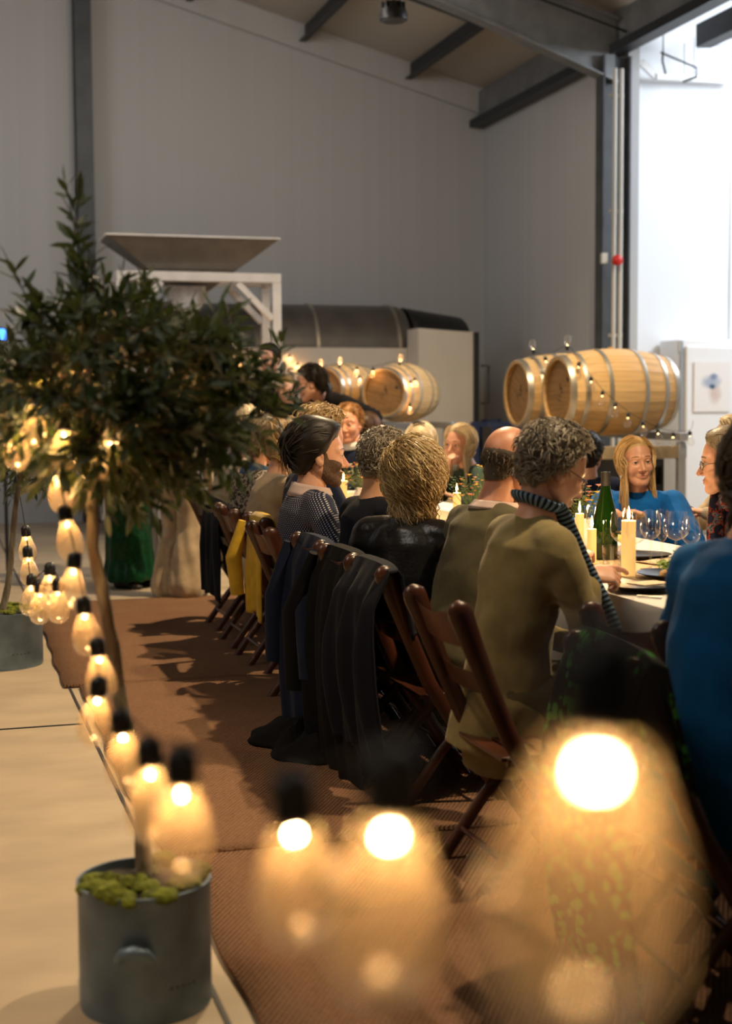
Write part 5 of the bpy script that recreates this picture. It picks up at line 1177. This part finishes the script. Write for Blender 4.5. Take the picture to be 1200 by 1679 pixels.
# flowers
def bouquet(label, loc, cols, h, r, n):
    b = thing('flower_arrangement', label, 'flowers', loc); MB().lathe([(.0, 0), (.04, 0), (.05, .05), (.035, .10), (.038, .11)], 20, cap=False).build('vase', M['white'], b, solid=.004)
    st = MB(); lf = MB(); heads = {c: MB() for c in cols}
    for k in range(n):
        a, q = rnd.uniform(0, 6.28), r * math.sqrt(rnd.random()); t = Vector((q * math.cos(a), q * math.sin(a), .10 + h * rnd.uniform(.35, 1) * (1 - .4 * q / r))); st.tube([(0, 0, .08), Vector((t.x * .4, t.y * .4, t.z * .6)), t], .0012, 4)
        if k % 2 == 0:
            c = cols[(k // 2) % len(cols)]; hm = heads[c]; R0 = rnd.uniform(.010, .018)
            for i in range(8):
                g = 2 * PI * i / 8; d = Vector((math.cos(g), math.sin(g), .45)); s_ = Vector((-math.sin(g), math.cos(g), 0)) * R0 * .38; hm.add([t, t + d * R0 * .6 + s_, t + d * R0, t + d * R0 * .6 - s_], [(0, 1, 2, 3)])
            hm.ell(t + Vector((0, 0, .003)), (R0 * .3,) * 3, n=8, m=5)
        else:
            for i in range(6): p_ = t - Vector((0, 0, i * .012)); d = Vector((rnd.gauss(0, 1), rnd.gauss(0, 1), .3)).normalized() * .02; s_ = d.orthogonal().normalized() * .005; lf.add([p_, p_ + d * .5 + s_, p_ + d, p_ + d * .5 - s_], [(0, 1, 2, 3)])
    tag(st.build('stems', M['leaf3'], b), kind='stuff'); tag(lf.build('leaves', M['leaf3'], b, smooth=False), kind='stuff')
    for c in cols: tag(heads[c].build('blossoms', M[c], b, smooth=False), kind='stuff')
bouquet('greenish yellow flowers beside the face of the tweed jacketed man', onT(957, 893), ['petal_y', 'petal_p'], .20, .09, 44)
p = at(742, 822, 6.0); bouquet('yellow and pink flowers between the curly hair and the chin-resting woman', (2.30, 5.95, TZ + .006), ['petal_y', 'petal_p', 'petal_o'], .24, .12, 60)
bouquet('orange and pink flowers beyond the nose of the bearded man', (2.30, 7.75, TZ + .006), ['petal_o', 'petal_p', 'petal_w', 'petal_y'], .22, .13, 70)
bouquet('white and orange flowers glowing at the far table end behind the tree', (2.15, 8.85, TZ + .006), ['petal_w', 'petal_o'], .20, .14, 60)

# ------------------------------------------------------------------ olive trees in zinc tubs
def leaf_mesh(name, L, w):
    mb = MB(); mb.add([(0, 0, 0), (L * .3, w * .8, L * .02), (L * .3, 0, -L * .015), (L * .3, -w * .8, L * .02), (L * .68, w * .75, L * .0), (L * .68, 0, -L * .03), (L * .68, -w * .75, 0), (L, 0, -L * .06)],
        [(0, 2, 1), (0, 3, 2), (1, 2, 5, 4), (2, 3, 6, 5), (4, 5, 7), (5, 6, 7)]); return mb
LEAF = []
for k, (L, w) in enumerate(((.058, .0098), (.050, .0092), (.064, .0102), (.044, .0088))):
    for mk in ('leaf', 'leaf2', 'leaf', 'leaf3') if k % 2 == 0 else ('leaf', 'leaf2'):
        me = leaf_mesh('leaf', L, w).mesh('leaf'); me.materials.append(M[mk]); LEAF.append((me, L, w))
def tree(label, loc, tub_r, tub_h, trunk, crown, ntw, seed, nobj, shoot=None, low=0.):
    rs = random.Random(seed); t = thing('olive_tree', label, 'tree', loc)
    tl = label
    tubl = 'zinc'
    # tub belongs to the tree thing: they would move together
    mb = MB(); mb.lathe([(.0, .0), (tub_r * .985, .0), (tub_r, .012), (tub_r, tub_h - .012), (tub_r * 1.02, tub_h - .006), (tub_r * 1.02, tub_h), (tub_r * .975, tub_h), (tub_r * .97, tub_h * .8), (.0, tub_h * .8)], 48, cap=False)
    tub = mb.build('tub', M['galv'], t)
    for a in (-PI / 2 - .28 + R(16.7) * 0, PI / 2): 
        hx, hy = math.cos(a), math.sin(a); m2 = MB(); q = Vector((-hy, hx, 0)); c = Vector((hx, hy, 0)) * tub_r + Vector((0, 0, tub_h * .58))
        m2.tube([c - q * .036 - Vector((0, 0, .014)), c - q * .024 + Vector((hx, hy, 0)) * .02 + Vector((0, 0, .008)), c + Vector((hx, hy, 0)) * .024 + Vector((0, 0, .013)), c + q * .024 + Vector((hx, hy, 0)) * .02 + Vector((0, 0, .008)), c + q * .036 - Vector((0, 0, .014))], [.011, .013, .014, .013, .011], 10); m2.build('handle', M['galv'], tub)
    for i in range(5): 
        a = -PI / 2 + .25 + .1 * i; MB().lathe([(.0, .0), (.0045, .0), (.003, .003)], 8).build('rivet', M['steel_dark'], tub, loc=(tub_r * math.cos(a) * .995, tub_r * math.sin(a) * .995, tub_h * .28)).rotation_euler = (0, PI / 2, a)
    so = MB(); so.grid(lambda u, v: (tub_r * .965 * v * math.cos(2 * PI * u), tub_r * .965 * v * math.sin(2 * PI * u), tub_h * (.90 + .10 * math.cos(v * 1.4)) + .008 * math.sin(u * 37 + v * 9)), 40, 8); so.build('soil', M['soil'], t)
    ms = MB()
    for k in range(46):
        a, q = rs.uniform(0, 6.28), tub_r * .93 * math.sqrt(rs.uniform(.05, 1)); 
        if math.sin(a) > .55 and math.cos(a) < .1: continue
        ms.ell((q * math.cos(a), q * math.sin(a), tub_h * .985 + rs.uniform(-.004, .008)), (rs.uniform(.018, .04), rs.uniform(.018, .04), rs.uniform(.010, .02)), n=10, m=6)
    tag(ms.build('moss', M['moss'], t), kind='stuff')
    tr = MB(); pts = [Vector(p) for p in trunk]; n_ = len(pts); fine = []
    for i in range(n_ - 1):
        for q in range(4): fine.append(pts[i].lerp(pts[i + 1], q / 4) + Vector((rs.gauss(0, .0022), rs.gauss(0, .0022), 0)))
    fine.append(pts[-1]); tr.tube(fine, [(.019 - .007 * i / len(fine)) * rs.uniform(.88, 1.14) for i in range(len(fine))], 12); tk = tr.build('trunk', M['bark'], t, subsurf=1)
    top = pts[-1]; cc, cr = Vector(crown[0]), Vector(crown[1])
    br = MB(); twigs = []
    limbs = []
    for k in range(12):
        d = Vector((rs.gauss(0, 1), rs.gauss(0, 1), rs.gauss(.15, .7))).normalized(); e = cc + Vector((d.x * cr.x, d.y * cr.y, d.z * cr.z)) * .55; s0 = pts[-2].lerp(top, rs.random()); m_ = s0.lerp(e, .5) + Vector((0, 0, .03)); br.tube([s0, m_, e], [.009, .007, .0045], 7); limbs.append((m_, e))
    for k in range(ntw):
        d = Vector((rs.gauss(0, 1), rs.gauss(0, 1), rs.gauss(0, 1))).normalized(); rr = rs.uniform(.35, 1.0) ** .6
        e = cc + Vector((d.x * cr.x, d.y * cr.y, d.z * cr.z)) * rr
        a, b = min(limbs, key=lambda q: (q[1] - e).length); s0 = a.lerp(b, rs.uniform(.5, 1)); s0 = s0.lerp(e, .35)
        m_ = s0.lerp(e, .5) + Vector((rs.gauss(0, .015), rs.gauss(0, .015), rs.uniform(0, .03))); twigs.append((s0, m_, e))
    if shoot:
        for sh_ in shoot: twigs.append(tuple(Vector(p) for p in sh_)); twigs.append((Vector(sh_[0]), Vector(sh_[0]).lerp(Vector(sh_[1]), .6) + Vector((.02, 0, 0)), Vector(sh_[1]) + Vector((.035, .01, -.02))))
    lv = []
    for s0, m_, e in twigs:
        br.tube([s0, m_, e], [.0028, .0022, .0012], 5); L = (m_ - s0).length + (e - m_).length; n_ = max(5, int(L / .0125)); w0 = rs.uniform(0, 6.28)
        for i in range(n_):
            q = (i + .5) / n_; p = s0.lerp(m_, q * 2) if q < .5 else m_.lerp(e, q * 2 - 1); ax = ((m_ - s0) if q < .5 else (e - m_)).normalized()
            if q < .25 and (p - cc).length < .15: continue
            o_ = ax.orthogonal().normalized(); o_ = Matrix.Rotation(w0 + i * 1.6 + rs.gauss(0, .3), 3, ax) @ o_
            d = (ax * rs.uniform(.45, .9) + o_ * rs.uniform(.6, 1.0) + Vector((0, 0, -.10))).normalized(); lv.append((p, d))
        lv.append((e, (e - m_).normalized()))
    br.build('branches', M['bark'], t)['kind'] = 'stuff'
    camd = [(Vector(loc) + p - CAM).length for p, d in lv]; order = sorted(range(len(lv)), key=lambda i: camd[i])
    st_ = {'leaf': MB(), 'leaf2': MB(), 'leaf3': MB()}
    for r_, i in enumerate(order):
        p, d = lv[i]; me, L, w = rs.choice(LEAF); x = d; up = Vector((rs.gauss(0, .6), rs.gauss(0, .6), 1)); y = up.cross(x); y = y.normalized() if y.length > .01 else x.orthogonal().normalized(); z = x.cross(y)
        mx = Matrix((x, y, z)).transposed() * rs.uniform(.75, 1.2)
        if r_ < nobj:
            o = bpy.data.objects.new('leaf', me); C.objects.link(o); o.parent = t; o.matrix_local = Matrix.Translation(p) @ mx.to_4x4()
        else:
            k = me.materials[0].name.replace('_pale', '2').replace('_fresh', '3'); k = {'leaf': 'leaf'}.get(k, k)
            st_[k].add([mx @ Vector(v) + p for v in leaf_mesh('l', L, w).v], [(0, 2, 1), (0, 3, 2), (1, 2, 5, 4), (2, 3, 6, 5), (4, 5, 7), (5, 6, 7)])
    for k, m_ in st_.items():
        if m_.v: tag(m_.build('leaves', M[k], t, smooth=False), kind='stuff')
    return t
P1 = atZ(240, 1640, 0.0); P1.z = 0
def rel(px, py, d): v = at(px, py, d) - P1; return (v.x, v.y, v.z)
dd = (P1 - CAM).dot(Fv)
tree('olive tree in the front zinc tub with mossy soil, nearest the camera', P1, .147, .283,
     [(0, 0, .24), rel(232, 1330, dd), rel(205, 1180, dd), rel(186, 1080, dd), rel(170, 980, dd), rel(152, 900, dd + .02), rel(150, 800, dd + .03), rel(165, 700, dd + .03)],
     (rel(212, 650, dd + .06), (.355, .30, .28)), 470, 5, 300,
     [(rel(150, 480, dd), rel(128, 400, dd), rel(108, 300, dd)), (rel(140, 520, dd), rel(118, 420, dd), rel(128, 330, dd)), (rel(60, 560, dd), rel(40, 480, dd), rel(15, 430, dd)), (rel(420, 640, dd), rel(450, 600, dd), rel(462, 560, dd)), (rel(400, 690, dd), rel(450, 670, dd), rel(478, 650, dd)), (rel(330, 560, dd), rel(370, 530, dd), rel(390, 510, dd)), (rel(230, 540, dd), rel(240, 510, dd), rel(236, 485, dd))])
P2 = atZ(2, 1089, 0.0); P2.z = 0
def rel2(px, py): v = at(px, py, (P2 - CAM).dot(Fv)) - P2; return (v.x, v.y, v.z)
tree('olive tree in the rear zinc tub at the left edge, partly behind the front tree', P2, .215, .285,
     [(0, 0, .24), rel2(14, 960), rel2(20, 900), rel2(24, 840), rel2(35, 770), rel2(45, 720)], (rel2(40, 690), (.40, .34, .42)), 260, 9, 160)

# ------------------------------------------------------------------ festoon lights
def bulb_prof(s=1.0): return [(.0125 * s, -.012 * s), (.0135 * s, -.022 * s), (.018 * s, -.036 * s), (.0262 * s, -.055 * s), (.0298 * s, -.073 * s), (.0285 * s, -.090 * s), (.0215 * s, -.104 * s), (.011 * s, -.1105 * s), (.001, -.112 * s)]
def festoon(label, pts, bulbs, big=True, fil='filament', glow=0.0, sc=1.0, upright=(), grp='festoon light strings'):
    s = thing('string_lights', label, 'string lights', Vector(bulbs[0]) if bulbs else pts[0], 0, grp); o0 = Vector(s.location)
    seg = []
    P_ = [Vector(p) - o0 for p in pts]
    for i in range(len(P_) - 1):
        p0, p1, p2, p3 = P_[max(i - 1, 0)], P_[i], P_[i + 1], P_[min(i + 2, len(P_) - 1)]
        for q in range(6): t = q / 6; seg.append(.5 * ((2 * p1) + (p2 - p0) * t + (2 * p0 - 5 * p1 + 4 * p2 - p3) * t * t + (-p0 + 3 * p1 - 3 * p2 + p3) * t ** 3))
    seg.append(P_[-1]); MB().tube(seg, .0017 * max(sc, .9), 6).build('cable', M['blackcloth'], s)
    sk = MB().lathe([(.0145 * sc, -.022 * sc), (.0155 * sc, -.018 * sc), (.0155 * sc, .004 * sc), (.011 * sc, .010 * sc), (.006 * sc, .014 * sc), (.0005, .014 * sc)], 16).mesh('socket'); sk.materials.append(M['black'])
    gl = MB().lathe(bulb_prof(sc), 28 if big else 18, cap=False).mesh('bulb'); gl.materials.append(M['bulb' if big else 'bulb_small'])
    fm = MB(); fm.tube([(-.0016 * sc, 0, -.0295 * sc), (-.0018 * sc, 0, -.0335 * sc)], .0013 * sc, 6); fm.tube([(.0016 * sc, 0, -.0295 * sc), (.0018 * sc, 0, -.0335 * sc)], .0013 * sc, 6)
    fl = fm.mesh('filament'); fl.materials.append(M[fil])
    st = MB(); st.lathe([(.007 * sc, -.014 * sc), (.0045 * sc, -.022 * sc), (.001, -.026 * sc)], 10, cap=False); sm = st.mesh('glass_stem'); sm.materials.append(M['glass'])
    for me in (sk, gl, fl, sm): me.polygons.foreach_set('use_smooth', [True] * len(me.polygons))
    for i, b in enumerate(bulbs):
        o = bpy.data.objects.new('socket', sk); C.objects.link(o); o.parent = s; o.location = Vector(b) - o0
        if i in upright: o.rotation_euler = (PI + rnd.uniform(-.15, .15), rnd.uniform(-.15, .15), 0)
        else: o.rotation_euler = (rnd.uniform(-.14, .14), rnd.uniform(-.14, .14), rnd.uniform(0, 6))
        for nm, me in (('bulb', gl), ('filament', fl), ('glass_stem', sm)):
            c = bpy.data.objects.new(nm, me); C.objects.link(c); c.parent = o
            if nm == 'bulb' or nm == 'glass_stem': c.visible_shadow = True
        if glow: l_ = light('bulb_light', 'POINT', (0, 0, -.045), glow * (2.8 if big and i > 10 else (.5 if big and i < 3 else 1)), (1, .52, .20), size=.01); l_.parent = o
    return s
FB = [(990, 1262, .43), (645, 1370, .68), (478, 1372, .94), (298, 1303, 1.28), (245, 1269, 1.68), (198, 1211, 2.08), (163, 1150, 2.45), (160, 1082, 2.72), (137, 1012, 2.95), (123, 938, 3.05), (107, 860, 3.12), (95, 782, 3.18)]
FBp = [at(*b) + Vector((0, 0, .031)) for b in FB]
IN = [at(150, 715, 3.12), at(182, 705, 3.2), at(105, 690, 3.12), at(60, 650, 3.12), at(25, 690, 3.2), at(70, 590, 3.25), at(140, 560, 3.3), at(235, 680, 3.3)]
festoon('festoon string of clear pear bulbs from the near foreground up into the front olive tree', [at(1330, 1040, .38)] + [p + Vector((0, 0, .016)) for p in FBp] + [p + Vector((0, 0, .016)) for p in IN], FBp + IN, True, 'filament', .22)
SB = [at(42, 868, 4.6), at(45, 902, 4.4), at(52, 948, 4.2), at(82, 930, 3.9), at(66, 958, 3.95), at(95, 955, 3.8), at(50, 690, 7.0), at(95, 660, 7.1), at(20, 720, 7.0), at(70, 730, 6.9)]
festoon('festoon bulbs wound round the rear olive tree beside the left tub', [SB[4], SB[5], SB[3], SB[2], SB[1], SB[0]] + [SB[8], SB[6], SB[9], SB[7]], SB, True, 'filament', .2)
# along the right barrels
def onbar(px, py, d): return at(px, py, d)
RB = [(875, 578, 11.9), (894, 587, 11.7), (930, 572, 11.15), (949, 596, 11.0), (969, 620, 10.95), (988, 643, 10.93), (1009, 662, 10.93), (1030, 679, 10.95), (1054, 693, 10.97), (1078, 705, 10.99), (1104, 711, 11.0), (1131, 709, 11.0)]
RBp = [at(*b) for b in RB]
festoon('festoon string of clear bulbs draped across the two right barrels', [p + Vector((0, 0, .02)) for p in RBp] + [at(1136, 690, 11.0)], RBp, False, 'filament_small', .0, .96, (0, 2))
BB = [(527, 604, 13.1), (557, 601, 13.0), (585, 603, 13.0), (612, 604, 12.85), (655, 597, 12.75), (673, 625, 12.75), (680, 621, 12.75), (672, 663, 12.75), (590, 617, 13.0)]
BBp = [at(*b) for b in BB]
festoon('festoon string of small lit bulbs over the two back barrels', [p + Vector((0, 0, .02)) for p in BBp[:5]] + [BBp[6], BBp[5], BBp[7]], BBp, False, 'filament_small', .5, .8, (0, 1, 4))
MBs = [(350, 582, 13.0), (376, 570, 13.0), (388, 590, 13.0), (396, 592, 13.0), (425, 585, 13.0), (475, 583, 13.0), (488, 596, 13.0)]
MBp = [atY(b[0], b[1], YP - rad - .112) for b in MBs]
festoon('festoon string of lit bulbs in front of the cream press panel', [p + Vector((0, 0, .02)) for p in MBp], MBp, False, 'filament_small', .5, .9)
# blue glint at the left edge
bl = thing('blue_lamp', 'small blue stage lamp glowing at the left edge behind the trees', 'lamp', at(3, 549, 11.5))
MB().lathe([(.05, .06), (.06, .05), (.06, -.06), (.05, -.06), (.045, .03)], 20).build('housing', M['black'], bl).rotation_euler = (PI / 2, 0, 0)
MB().lathe([(.048, 0), (.0, .004)], 20, cap=False).build('lens', emit('blue_light', (.05, .2, 1), 4), bl, loc=(0, -.062, 0)).rotation_euler = (PI / 2, 0, 0)
zl_ = bl.location.z; MB().tube([(0, 0, -.06), (0, 0, -zl_)], .015, 8).build('stand', M['black'], bl)
light('blue_lamp_light', 'SPOT', bl.location + Vector((0.02, .1, 0)), 7, (.08, .2, 1), (2.5, 14.3, 2.2), .03, 40, .5)
